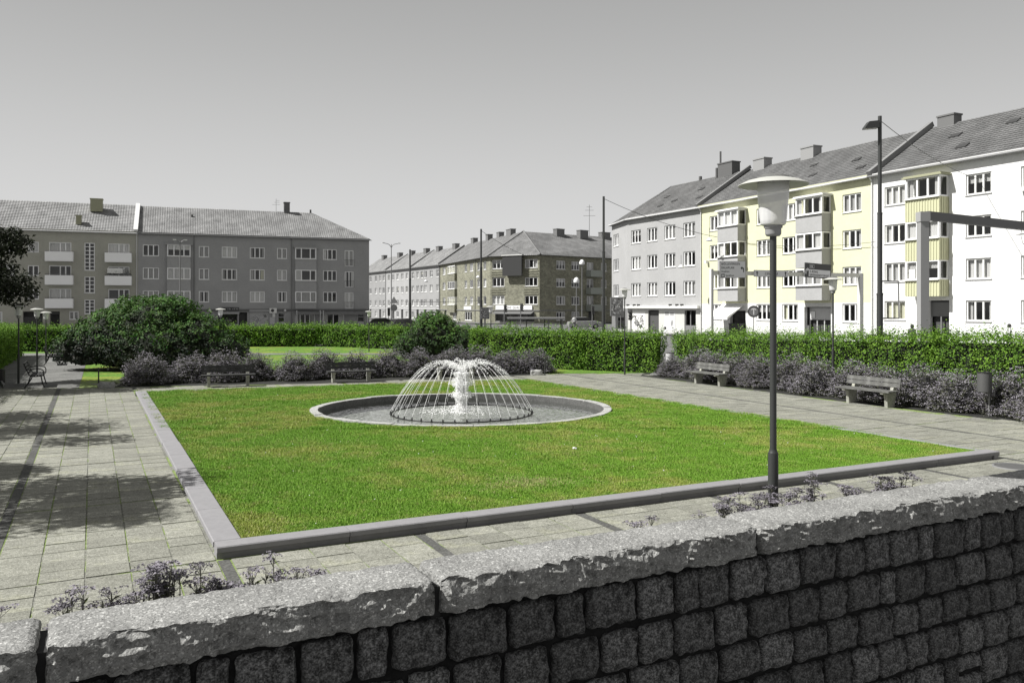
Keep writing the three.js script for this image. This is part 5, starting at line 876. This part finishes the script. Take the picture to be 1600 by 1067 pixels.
{
  const p0 = [27.0, 61.6], p1 = [36, 43], wm = plaster(0.86, 0.86, 0.85), H = rightHouse('white', 'white house with olive ribbed bays at the right edge', p0, p1, { wall: wm, gutter: MT.gutter, roof: 0.18 }), { B, F, holes } = H;
  const Y = [10.2, 7.42, 4.61, 1.83]; for (const x of [2.07, 8.5, 12.2, 15.6, 18.8]) H.win(x, Y, 1.78, 1.38, 3, { mat: MT.offwhite, sillMat: MT.greyLight });
  bay(H, 5.05, 2.6, 0.95, [[10.3, 1.45, 8.7], [7.48, 1.24, 5.95], [4.65, 1.34, 3.5]], M(col(0.5, 0.5, 0.33), 0.8), { n: 3, ribs: true, top: M(col(0.3, 0.3, 0.2), 0.8) });
  const low = [...holes, [5.6, 0.02, 1.6, 3.2]]; wallWithHoles(B, F, 0, H.L, 0, 12.7, low, wm);
  put(mesh('entrance_door', merge([boxB(0.09, 3.1, 0.08, -0.75), boxB(0.09, 3.1, 0.08, 0.75), boxB(0.09, 2.1, 0.08), boxB(1.5, 0.09, 0.08, 0, 2.1), boxB(1.5, 0.5, 0.06), boxB(1.5, 0.95, 0.04, 0, 2.15)]), M(col(0.16), 0.7), B), F, 5.6, 0.02, -0.3); put(mesh('entrance_back', boxB(1.58, 3.1, 0.04), M(col(0.06), 0.9), B), F, 5.6, 0.02, -0.6);
  const g = []; for (let x = 0.6; x < H.L; x += 1.45) g.push(boxB(0.015, 12.6, 0.012, x, 0.02, 0.006));
  downpipe(B, F, 0.12, 0, 12.5, MT.offwhite); mesh('party_wall', beam(at(F, 0.15, 12.7, 0.45), at(F, 0.15, 17.1, -6.5), 0.35, 0.4), MT.greyMid, B);
  chimney(B, H.roof, at(F, 1.6, 16.2, -6.6), 1.4, 0.9, 1.2, F.th, M(col(0.14), 0.9));
  for (const [x, f] of [[4, 0.62], [8, 0.68], [6, 0.3], [12, 0.5]]) { const s = mesh('roof_hatch', boxB(0.8, 0.12, 0.6).rotateX(0.56), MT.dark, H.roof); s.position.copy(at(F, x, 12.7 + 4.1 * f - 0.02, -6.5 * f)); s.rotation.y = F.th; }
  put(mesh('window_rail', merge([bar(V(-0.9, 0, 0.05), V(-0.9, 0, 0.5), 0.02), bar(V(-0.9, 0, 0.5), V(1.2, 0, 0.5), 0.02)]), MT.greyMid, B), F, 12.2, 7.3, 0); put(mesh('window_box', boxB(1.6, 0.25, 0.25), MT.offwhite, B), F, 12.2, 10.0, 0.15);
}
// ---------------------------------------------------------------- street furniture
function wirePole(label, x, d, H, r0) {
  const o = thing('wire_pole', label, 'pole', W(x, d), 0, 'tall poles carrying street wires');
  mesh('shaft', lathe([[r0 * 1.25, -0.1], [r0 * 1.25, H * 0.27], [r0, H * 0.275], [r0, H * 0.6], [r0 * 0.8, H * 0.605], [r0 * 0.75, H], [0, H + 0.02]], 16), MT.pole, o);
  mesh('bands', merge([cyl(r0 * 1.35, r0 * 1.35, 0.1, 0, H * 0.27), cyl(r0 * 1.1, r0 * 1.1, 0.08, 0, H * 0.6)]), MT.dark, o); return o;
}
const bigPole = wirePole('tall dark pole with a boxed lamp before the white house', 18.85, 42, 12.55, 0.125);
mesh('lamp_box', merge([new THREE.ExtrudeGeometry(new THREE.Shape([[0, 0.35], [-0.5, 0.3], [-0.72, 0.0], [-0.72, -0.08], [0, -0.02]].map(p => new THREE.Vector2(...p))), { depth: 0.4, bevelEnabled: false }).translate(-0.1, 11.95, -0.2)]), MT.pole, bigPole);
mesh('sign_frame', merge([bar(V(0.1, 4.1, 0), V(0.95, 4.1, 0), 0.035), bar(V(0.95, 4.1, 0), V(0.98, 2.2, 0), 0.035), bar(V(0.1, 2.2, 0), V(0.98, 2.2, 0), 0.035)]), MT.poleGrey, bigPole);
wirePole('tall dark pole at the left corner of the light grey house', 8.5, 76, 13.0, 0.14);
wirePole('tall dark pole before the olive brick corner house', -4.15, 110, 13.2, 0.16);
wirePole('tall dark pole before the grey side street row', -16.8, 135, 12.2, 0.18);
function wire(label, pts, sag, rad = 0.02) {
  const c = []; for (let i = 0; i + 1 < pts.length; i++) for (let k = 0; k < 8; k++) { const t = k / 8; c.push(pts[i].clone().lerp(pts[i + 1], t).add(V(0, -sag * 4 * t * (1 - t), 0))); } c.push(pts.at(-1));
  const m = mesh(numbered('street_wire'), new THREE.TubeGeometry(new THREE.CatmullRomCurve3(c), 40, rad, 5), MT.pole, scene); return tag(m, label, 'wire', 'wires over the street');
}
wire('wire from the tall boxed lamp pole to the white house', [W(18.9, 42, 12.3), W(30.7, 54, 11.2)], 0.35, 0.018);
wire('wire from the pole by the light grey house to the pale yellow house', [W(8.5, 76, 12.8), W(19.9, 77.8, 9.3)], 0.4, 0.022);
wire('wire from the pole before the brick house to the corner', [W(-4.15, 110, 13.0), W(2.5, 133.8, 11.0)], 0.3, 0.03);
wire('wire running along the front of the pale yellow house', [W(19.9, 77.8, 9.2), W(27, 60.8, 7.6)], 0.5, 0.018);
wire('low pair wire across the side street', [W(-14.6, 112, 3.5), W(-4.1, 110, 3.6)], 0.1, 0.03);
// hanging and pole-top street lights
function domeLight(label, x, d, H) { const o = thing('dome_street_light', label, 'street lamp', W(x, d), 0, 'street lights with white domes'); mesh('pole', cyl(0.09, 0.06, H - 0.3, 0, -0.05, 0, 10), MT.poleGrey, o); mesh('dome', lathe([[0.38, H - 0.3], [0.38, H - 0.1], [0.32, H + 0.14], [0.16, H + 0.3], [0, H + 0.36]], 20), MT.white, o); mesh('lens', lathe([[0.36, H - 0.3], [0.24, H - 0.42], [0, H - 0.46]], 20), MT.opal, o); }
domeLight('white domed street light before the brick house, the taller one', 9.95, 137 * 0.85, 9.6 * 0.95); domeLight('white domed street light before the brick house, the lower one', 8.5, 108, 6.3);
function hangLamp(label, x, d, y) { const o = thing('hanging_lamp', label, 'street lamp', W(x, d, y), 0, 'white lamps hung over the street'); mesh('shade', lathe([[0.0, 0.36], [0.08, 0.34], [0.26, 0.12], [0.3, 0], [0, -0.02]], 18), MT.white, o); mesh('hanger', cyl(0.015, 0.015, 0.9, 0, 0.35), MT.pole, o); }
hangLamp('white lamp hung before the pale yellow house wall', 18.3, 76, 8.85); hangLamp('white lamp hung before the light grey house window', 16.3, 79, 6.5);
hangLamp('white lamp hung before the side street, near the dark pole', -4.5, 109, 6.6); hangLamp('white lamp hung farther left before the side street', -12.6, 120, 6.4);
function twinLamp(label, x, d, H, w) { const o = thing('twin_arm_lamp', label, 'street lamp', W(x, d), 0.4, 'slim twin arm street lamps'); mesh('pole', cyl(0.08, 0.05, H, 0, -0.05, 0, 10), MT.poleGrey, o); for (const s of [-1, 1]) { const a = mesh('arm', new THREE.TubeGeometry(new THREE.CatmullRomCurve3([V(0, H - 0.5, 0), V(s * w * 0.3, H - 0.1, 0), V(s * w, H + 0.1, 0)]), 10, 0.04, 6), MT.poleGrey, o); mesh('lamp_head', boxB(0.3, 0.1, 0.16, s * (w + 0.1), H + 0.06), MT.offwhite, a); } }
twinLamp('slim twin arm street lamp before the dark grey house', -32.4, 80, 9.2, 0.4); twinLamp('slim twin arm street lamp in the side street gap', -16.2, 110, 11.2, 1.0);
// ---- direction sign gantry
{
  const A = [11.68, 48], Bp = [22.1, 52], L = Math.hypot(Bp[0] - A[0], Bp[1] - A[1]), o = thing('sign_gantry', 'grey overhead gantry carrying three direction signs', 'sign gantry', W(...A), Math.atan2(Bp[1] - A[1], Bp[0] - A[0]));
  const gm = M(col(0.6, 0.6, 0.58), 0.6);
  mesh('post', boxB(0.16, 5.1, 0.2, 0, -0.1), gm, o); mesh('post', boxB(0.28, 5.0, 0.24, L, -0.1), gm, o); mesh('crossbeam', box(L - 0.2, 0.24, 0.18, L / 2, 4.78, 0), M(col(0.7, 0.7, 0.62), 0.6), o);
  const arrow = (g, x, y, s, dir) => { g.save(); g.translate(x, y); g.scale(s, s); g.beginPath(); if (dir === 'up') { g.moveTo(0, -40); g.lineTo(28, -8); g.lineTo(9, -8); g.lineTo(9, 40); g.lineTo(-9, 40); g.lineTo(-9, -8); g.lineTo(-28, -8); } else { const q = dir === 'left' ? 1 : -1; g.moveTo(-42 * q, -18); g.lineTo(-8 * q, -46); g.lineTo(-8 * q, -28); g.lineTo(10 * q, -26); g.quadraticCurveTo(24 * q, -22, 24 * q, 0); g.lineTo(24 * q, 46); g.lineTo(8 * q, 46); g.lineTo(8 * q, 2); g.quadraticCurveTo(8 * q, -10, -8 * q, -10); g.lineTo(-8 * q, 8); } g.closePath(); g.fill(); g.restore(); };
  const s1 = textPanel(1.75, 0.95, 640, (g, w, h) => { g.fillStyle = '#dadada'; g.fillRect(0, 0, w, h); g.fillStyle = '#1c1c1c'; g.font = 'bold 66px sans-serif'; g.fillText('MÖLLEVÅNGEN', 22, 76, 490); g.fillText('DALAPLAN', 22, 158); g.font = 'bold 58px sans-serif'; g.fillText('Stadion', 22, 236); g.fillText('Sjukhus', 128, 322); g.fillRect(22, 264, 84, 78); g.fillStyle = '#ddd'; g.fillRect(54, 272, 20, 62); g.fillRect(32, 293, 64, 20); g.fillStyle = '#1c1c1c'; arrow(g, 575, 170, 1.4, 'left'); });
  const s2 = textPanel(2.45, 0.36, 800, (g, w, h) => { g.fillStyle = '#dcdcdc'; g.fillRect(0, 0, w, h); g.fillStyle = '#1c1c1c'; g.font = 'bold 66px sans-serif'; g.textAlign = 'center'; g.fillText('CENTRUM', w / 2, h * 0.72); arrow(g, 60, h / 2, 1.15, 'up'); arrow(g, w - 60, h / 2, 1.15, 'up'); });
  const s3 = textPanel(2.0, 0.86, 640, (g, w, h) => { g.fillStyle = '#4a4a4a'; g.fillRect(0, 0, w, h); g.strokeStyle = g.fillStyle = '#e4e4e4'; g.lineWidth = 5; g.strokeRect(110, 26, 110, 66); g.font = 'bold 58px sans-serif'; g.fillText('E6', 126, 80); g.fillRect(96, 118, w - 112, h - 134); arrow(g, 48, 150, 1.4, 'right'); g.fillStyle = '#1c1c1c'; g.fillText('C-RING', 116, 182); g.fillText('VÄRNHEMSTORGET', 116, 246, 490); });
  for (const [x, y, w, h, mt, tilt, nm] of [[1.33, 4.98, 1.75, 0.95, s1, 0.02, 'direction_sign'], [4.1, 4.78, 2.45, 0.36, s2, 0, 'centre_sign'], [7.6, 5.0, 2.0, 0.86, s3, -0.05, 'motorway_sign']]) {
    const b = mesh(nm, box(w + 0.04, h + 0.04, 0.06), MT.poleGrey, o); b.position.set(x, y, 0.2); b.rotation.z = tilt; const f = sheet('sign_face', w, h, mt, b); f.position.z = 0.034;
  }
}
{ // second gantry, running out of the picture
  const o = thing('overhead_gantry', 'dark grey gantry arm on a square post before the white house', 'gantry', W(17.55, 35)); const gm = M(col(0.11), 0.6), bm = M(col(0.14), 0.6);
  mesh('post', boxB(0.36, 6.75, 0.36, 0, -0.1), M(col(0.28), 0.7), o); mesh('crossbeam', beam(V(0.1, 6.68, 0), V(7.2, 6.45, -3.2), 0.3, 0.36), bm, o); mesh('post_cap', box(0.42, 0.42, 0.44, 0, 6.62), MT.grey, o);
}
// ---- traffic lights and signs
function trafficLight(label, x, d, H, turn) { const o = thing('traffic_light', label, 'traffic light', W(x, d), turn, 'traffic lights at the crossing'); mesh('pole', cyl(0.06, 0.06, H, 0, -0.05, 0, 10), MT.poleGrey, o); const h = mesh('housing', boxB(0.3, 0.95, 0.22, 0, H - 1.0, 0.14), MT.dark, o); for (let i = 0; i < 3; i++) { mesh('lens', lathe([[0, 0.02], [0.09, 0.01], [0.1, 0]], 14).rotateX(Math.PI / 2).translate(0, H - 0.86 + i * 0.3, 0.255), M(col([0.03, 0.05, 0.06][i]), 0.3), h); mesh('visor', new THREE.CylinderGeometry(0.12, 0.12, 0.18, 12, 1, true, -Math.PI / 2, Math.PI).rotateX(Math.PI / 2).translate(0, H - 0.86 + i * 0.3, 0.33), MT.dark, h); } }
trafficLight('traffic light before the corner shop, left of the pair', -0.95, 101, 3.1, 0.9); trafficLight('traffic light before the corner shop, right of the pair', 1.05, 100, 3.2, 0.9); trafficLight('traffic light before the graffiti wall of the light grey house', 10.6, 73, 2.6, -0.5); trafficLight('traffic light by the side street lamp', -15.2, 101, 2.7, 0.3); trafficLight('traffic light by the dark grey house corner', -17.2, 98, 2.7, -0.3); trafficLight('traffic light before the brick house doorway', 9.6, 98, 2.9, 0.4);
{ const o = thing('round_traffic_sign', 'round dark traffic sign on a thin post before the café awning', 'traffic sign', W(17.25, 58.5), -0.2); mesh('post', cyl(0.03, 0.03, 2.3, 0, -0.05), MT.poleGrey, o);
  const t = textPanel(0.76, 0.76, 128, (g, w, h) => { g.fillStyle = '#6e6e6e'; g.fillRect(0, 0, w, h); g.strokeStyle = '#3a3a3a'; g.lineWidth = 14; g.beginPath(); g.arc(64, 64, 56, 0, 7); g.stroke(); g.strokeStyle = '#d5d5d5'; g.lineWidth = 9; g.beginPath(); g.moveTo(64, 100); g.lineTo(64, 40); g.moveTo(38, 44); g.quadraticCurveTo(64, 22, 90, 44); g.stroke(); });
  const f = mesh('disc', new THREE.CircleGeometry(0.4, 32), t, o); f.position.set(0, 2.45, 0.045); mesh('rim', lathe([[0, -0.02], [0.42, -0.02], [0.42, 0.02], [0.4, 0.02]], 32).rotateX(Math.PI / 2).translate(0, 2.45, 0.02), MT.dark, o); }
function warningSign(label, x, d, H, turn) { const o = thing('triangular_sign', label, 'traffic sign', W(x, d), turn, 'crossing signs'); mesh('post', cyl(0.04, 0.04, H, 0, -0.05), MT.poleGrey, o); mesh('triangle', new THREE.ExtrudeGeometry(new THREE.Shape([[-0.5, 0], [0.5, 0], [0, 0.85]].map(p => new THREE.Vector2(...p))), { depth: 0.03, bevelEnabled: false }).translate(0, H - 0.8, 0.05), MT.grey, o); mesh('plate', new THREE.CylinderGeometry(0.42, 0.42, 0.03, 24).rotateX(Math.PI / 2).translate(0, H - 1.35, 0.06), MT.greyMid, o); }
warningSign('triangular sign over a round plate beside the side street pole', -14.4, 100, 4.0, 0.1); 
// ---- advertising boards
function adBoard(label, x, d, w, h, y0, turn, seed) { const o = thing('advertising_board', label, 'advertising board', W(x, d), turn, 'poster boards at the crossing'); mesh('post', boxB(0.22, y0 + 0.1, 0.2, 0, -0.05), MT.poleGrey, o); const b = mesh('case', boxB(w + 0.2, h + 0.2, 0.22, 0, y0), MT.greyMid, o); const t = textPanel(w, h, 256, (g, W_, H_) => { g.fillStyle = '#6d6d6d'; g.fillRect(0, 0, W_, H_); const r = rng(seed); for (let k = 0; k < 60; k++) { g.fillStyle = pick(['#3c3c3c', '#8d8d8d', '#b5b5b5', '#555', '#2c2c2c'], r); g.beginPath(); g.ellipse(r() * W_, r() * H_, 8 + r() * 26, 5 + r() * 16, r() * 3, 0, 7); g.fill(); } }); const f = sheet('poster', w, h, t, b); f.position.set(0, y0 + 0.1 + h / 2, 0.116); }
adBoard('large poster board on a post by the light grey house corner', 9.45, 74, 0.95, 1.5, 1.95, 0, 5); adBoard('poster board beside the dark pole before the brick house', -3.5, 106, 1.0, 1.3, 1.2, 0.1, 6);
// ---- bus shelter
{
  const o = thing('bus_shelter', 'flat roofed bus shelter with glass walls before the brick house', 'bus shelter', W(-0.4, 90), 0); 
  mesh('roof', merge([boxB(6.2, 0.14, 2.0, 3, 1.42), boxB(6.3, 0.06, 2.1, 3, 1.56)]), M(col(0.3), 0.6), o); for (const x of [0.2, 2, 4, 5.8]) mesh('post', boxB(0.09, 1.5, 0.09, x, -0.05, -0.7), MT.dark, o);
  for (const x of [1.1, 3, 4.9]) { const p = mesh('glass_panel', new THREE.PlaneGeometry(1.7, 1.2), MT.glass, o); p.position.set(x, 0.8, -0.7); } mesh('seat', boxB(3.5, 0.06, 0.35, 3, 0.45, -0.4), MT.greyMid, o); for (const x of [0.9, 5.2]) mesh('poster_panel', boxB(0.9, 0.62, 0.08, x, 0.1, 0.6), MT.white, o); for (const x of [4.4, 5.9]) mesh('end_panel', boxB(0.06, 1.3, 1.2, x, 0.1, 0), MT.greyMid, o);
}
// ---- cars
function car(label, x, d, turn, tone) {
  const o = thing('parked_car', label, 'car', W(x, d), turn, 'cars in the street'), pm = new THREE.MeshPhysicalMaterial({ color: col(tone), roughness: 0.4, clearcoat: 1, clearcoatRoughness: 0.08 });
  const ext = (pts, w, b) => new THREE.ExtrudeGeometry(new THREE.Shape(pts.map(p => new THREE.Vector2(...p))), { depth: w - 2 * b, bevelEnabled: true, bevelSize: b, bevelThickness: b, bevelSegments: 3 }).translate(0, 0, -w / 2 + b);
  mesh('body', ext([[-2.05, 0.32], [-2.1, 0.6], [-2.0, 0.85], [-1.1, 0.92], [1.2, 0.95], [2.0, 0.78], [2.12, 0.55], [2.08, 0.3], [1.75, 0.28], [1.6, 0.52], [1.3, 0.6], [1.0, 0.52], [0.85, 0.26], [-0.95, 0.26], [-1.1, 0.52], [-1.38, 0.6], [-1.65, 0.52], [-1.8, 0.28]], 1.66, 0.06), pm, o);
  mesh('cabin_glass', ext([[-1.75, 0.92], [-1.35, 1.36], [0.2, 1.4], [1.1, 0.95]], 1.45, 0.05), M(col(0.02), 0.08), o); mesh('roof', ext([[-1.38, 1.36], [-1.2, 1.43], [0.1, 1.46], [0.3, 1.38]], 1.36, 0.03), pm, o);
  for (const [wx, s] of [[1.3, 1], [1.3, -1], [-1.38, 1], [-1.38, -1]]) { const w = mesh('wheel', new THREE.CylinderGeometry(0.32, 0.32, 0.2, 20).rotateX(Math.PI / 2).translate(wx, 0.31, s * 0.74), MT.rubber, o); mesh('rim', new THREE.CylinderGeometry(0.2, 0.2, 0.03, 14).rotateX(Math.PI / 2).translate(wx, 0.31, s * 0.845), MT.chrome, w); }
  for (const s of [-1, 1]) { mesh('headlight', boxB(0.08, 0.14, 0.34, 2.1, 0.62, s * 0.58), MT.greyMid, o); mesh('tail_light', boxB(0.06, 0.16, 0.3, -2.12, 0.64, s * 0.6), MT.greyMid, o); }
}
car('dark car in the side street, the left one behind the low hedge', -14.9, 96, 0.2, 0.02); car('dark car in the side street, the right one near the pole', -11.9, 92, 0.5, 0.03); car('silver car before the brick house, behind the tall hedge', 9.2, 104, 0.1, 0.3);
// ---- people: one continuous skin each, grown round a jointed skeleton
function person(label, x, d, turn, H, look) {
  const bones = [ // a, b, ra, rb, tone key, standing figure 1.75 m tall, mid-step
    [V(0, 1.62, 0.02), V(0, 1.66, 0.03), 0.1, 0.105, 'hair'], [V(0, 1.57, 0.05), V(0, 1.6, 0.06), 0.085, 0.085, 'skin'], [V(0, 1.46, 0.01), V(0, 1.54, 0.03), 0.055, 0.055, 'skin'], [V(0, 1.585, 0.14), V(0, 1.6, 0.13), 0.018, 0.015, 'skin'],
    [V(-0.16, 1.4, 0), V(0.16, 1.4, 0), 0.075, 0.075, 'top'], [V(0, 1.35, 0), V(0, 1.02, 0.02), 0.15, 0.125, 'top'], [V(-0.07, 1.3, 0.02), V(0.07, 1.3, 0.02), 0.12, 0.12, 'top'], [V(-0.08, 0.95, 0), V(0.08, 0.95, 0), 0.13, 0.13, 'legs'],
    [V(-0.2, 1.4, 0), V(-0.27, 1.13, -0.06), 0.055, 0.045, 'top'], [V(-0.27, 1.13, -0.06), V(-0.26, 0.9, 0.06), 0.043, 0.034, 'skin'], [V(-0.26, 0.9, 0.06), V(-0.255, 0.8, 0.1), 0.036, 0.026, 'skin'], [V(0.2, 1.4, 0), V(0.27, 1.13, 0.05), 0.055, 0.045, 'top'], [V(0.27, 1.13, 0.05), V(0.25, 0.92, 0.2), 0.043, 0.034, 'skin'], [V(0.25, 0.92, 0.2), V(0.24, 0.84, 0.25), 0.036, 0.026, 'skin'],
    [V(-0.09, 0.93, 0), V(-0.1, 0.5, 0.14), 0.085, 0.06, 'legs'], [V(-0.1, 0.5, 0.14), V(-0.1, 0.09, 0.1), 0.058, 0.04, 'legs'], [V(-0.1, 0.06, 0.08), V(-0.1, 0.05, 0.24), 0.045, 0.035, 'shoe'], [V(0.09, 0.93, 0), V(0.1, 0.5, -0.04), 0.085, 0.06, 'legs'], [V(0.1, 0.5, -0.04), V(0.1, 0.1, -0.2), 0.058, 0.04, 'legs'], [V(0.1, 0.07, -0.22), V(0.1, 0.05, -0.07), 0.045, 0.035, 'shoe']];
  const tone = { hair: [0.03, 0.03, 0.03], skin: [0.38, 0.36, 0.34], shoe: [0.03, 0.03, 0.03], ...look }, N = 84, mc = new MarchingCubes(N, MT.white, false, false, 60000); mc.isolation = 0;
  const P = V(), ab = V(), dist = (b, p) => { ab.copy(b[1]).sub(b[0]); const t = Math.max(0, Math.min(1, P.copy(p).sub(b[0]).dot(ab) / ab.lengthSq())); return p.distanceTo(P.copy(b[0]).addScaledVector(ab, t)) - (b[2] + (b[3] - b[2]) * t); };
  const q = V(), S = 0.92; for (let k = 0; k < N; k++) for (let j = 0; j < N; j++) for (let i = 0; i < N; i++) { q.set((i - N / 2) / (N / 2) * S, (j - N / 2) / (N / 2) * S + 0.88, (k - N / 2) / (N / 2) * S); let s = 0, md = 9; if (Math.abs(q.x) < 0.4 && Math.abs(q.z) < 0.4) for (const b of bones) { const v = dist(b, q); if (v < md) md = v; if (v < 0.25) s += Math.exp(-v * 45); } mc.field[i + j * N + k * N * N] = s > 0 ? Math.log(s) / 45 : -md; }
  mc.update(); const n = mc.count, pa = mc.positionArray.slice(0, n * 3), g = new THREE.BufferGeometry(), cl = new Float32Array(n * 3);
  for (let i = 0; i < n; i++) { q.set(pa[i * 3] * S, pa[i * 3 + 1] * S + 0.88, pa[i * 3 + 2] * S); let best = 9, key = 'top'; for (const b of bones) { const v = dist(b, q); if (v < best) best = v, key = b[4]; } q.toArray(pa, i * 3); cl.set(tone[key], i * 3); }
  g.setAttribute('position', new THREE.BufferAttribute(pa, 3)); g.setAttribute('color', new THREE.BufferAttribute(cl, 3)); g.computeVertexNormals(); const sm_ = mergeVertices(g, 1e-4); sm_.computeVertexNormals();
  const m = mesh(numbered('person'), sm_, M(0xffffff, 0.85, { vertexColors: true }), scene); m.position.copy(W(x, d)); m.rotation.y = turn; m.scale.setScalar(H / 1.76); tag(m, label, 'person', 'people in the street');
}
person('person in pale top walking past the graffiti wall, seen through the hedge gap', 10.85, 58, -1.2, 1.38, { top: [0.6, 0.6, 0.6], legs: [0.4, 0.4, 0.4] });
person('person in dark clothes before the white house entrance, only the head above the hedge', 24.4, 50, 2.2, 1.72, { top: [0.05, 0.05, 0.05], legs: [0.03, 0.03, 0.03] });
person('dark haired person in pale clothes at the right edge behind the hedge', 30.3, 50, 1.4, 1.76, { top: [0.55, 0.55, 0.55], legs: [0.1, 0.1, 0.1] });
person('person on foot beside the silver car before the brick house', 7.6, 100, 0.4, 1.7, { top: [0.6, 0.6, 0.6], legs: [0.2, 0.2, 0.2] });
renderer.render(scene, camera);
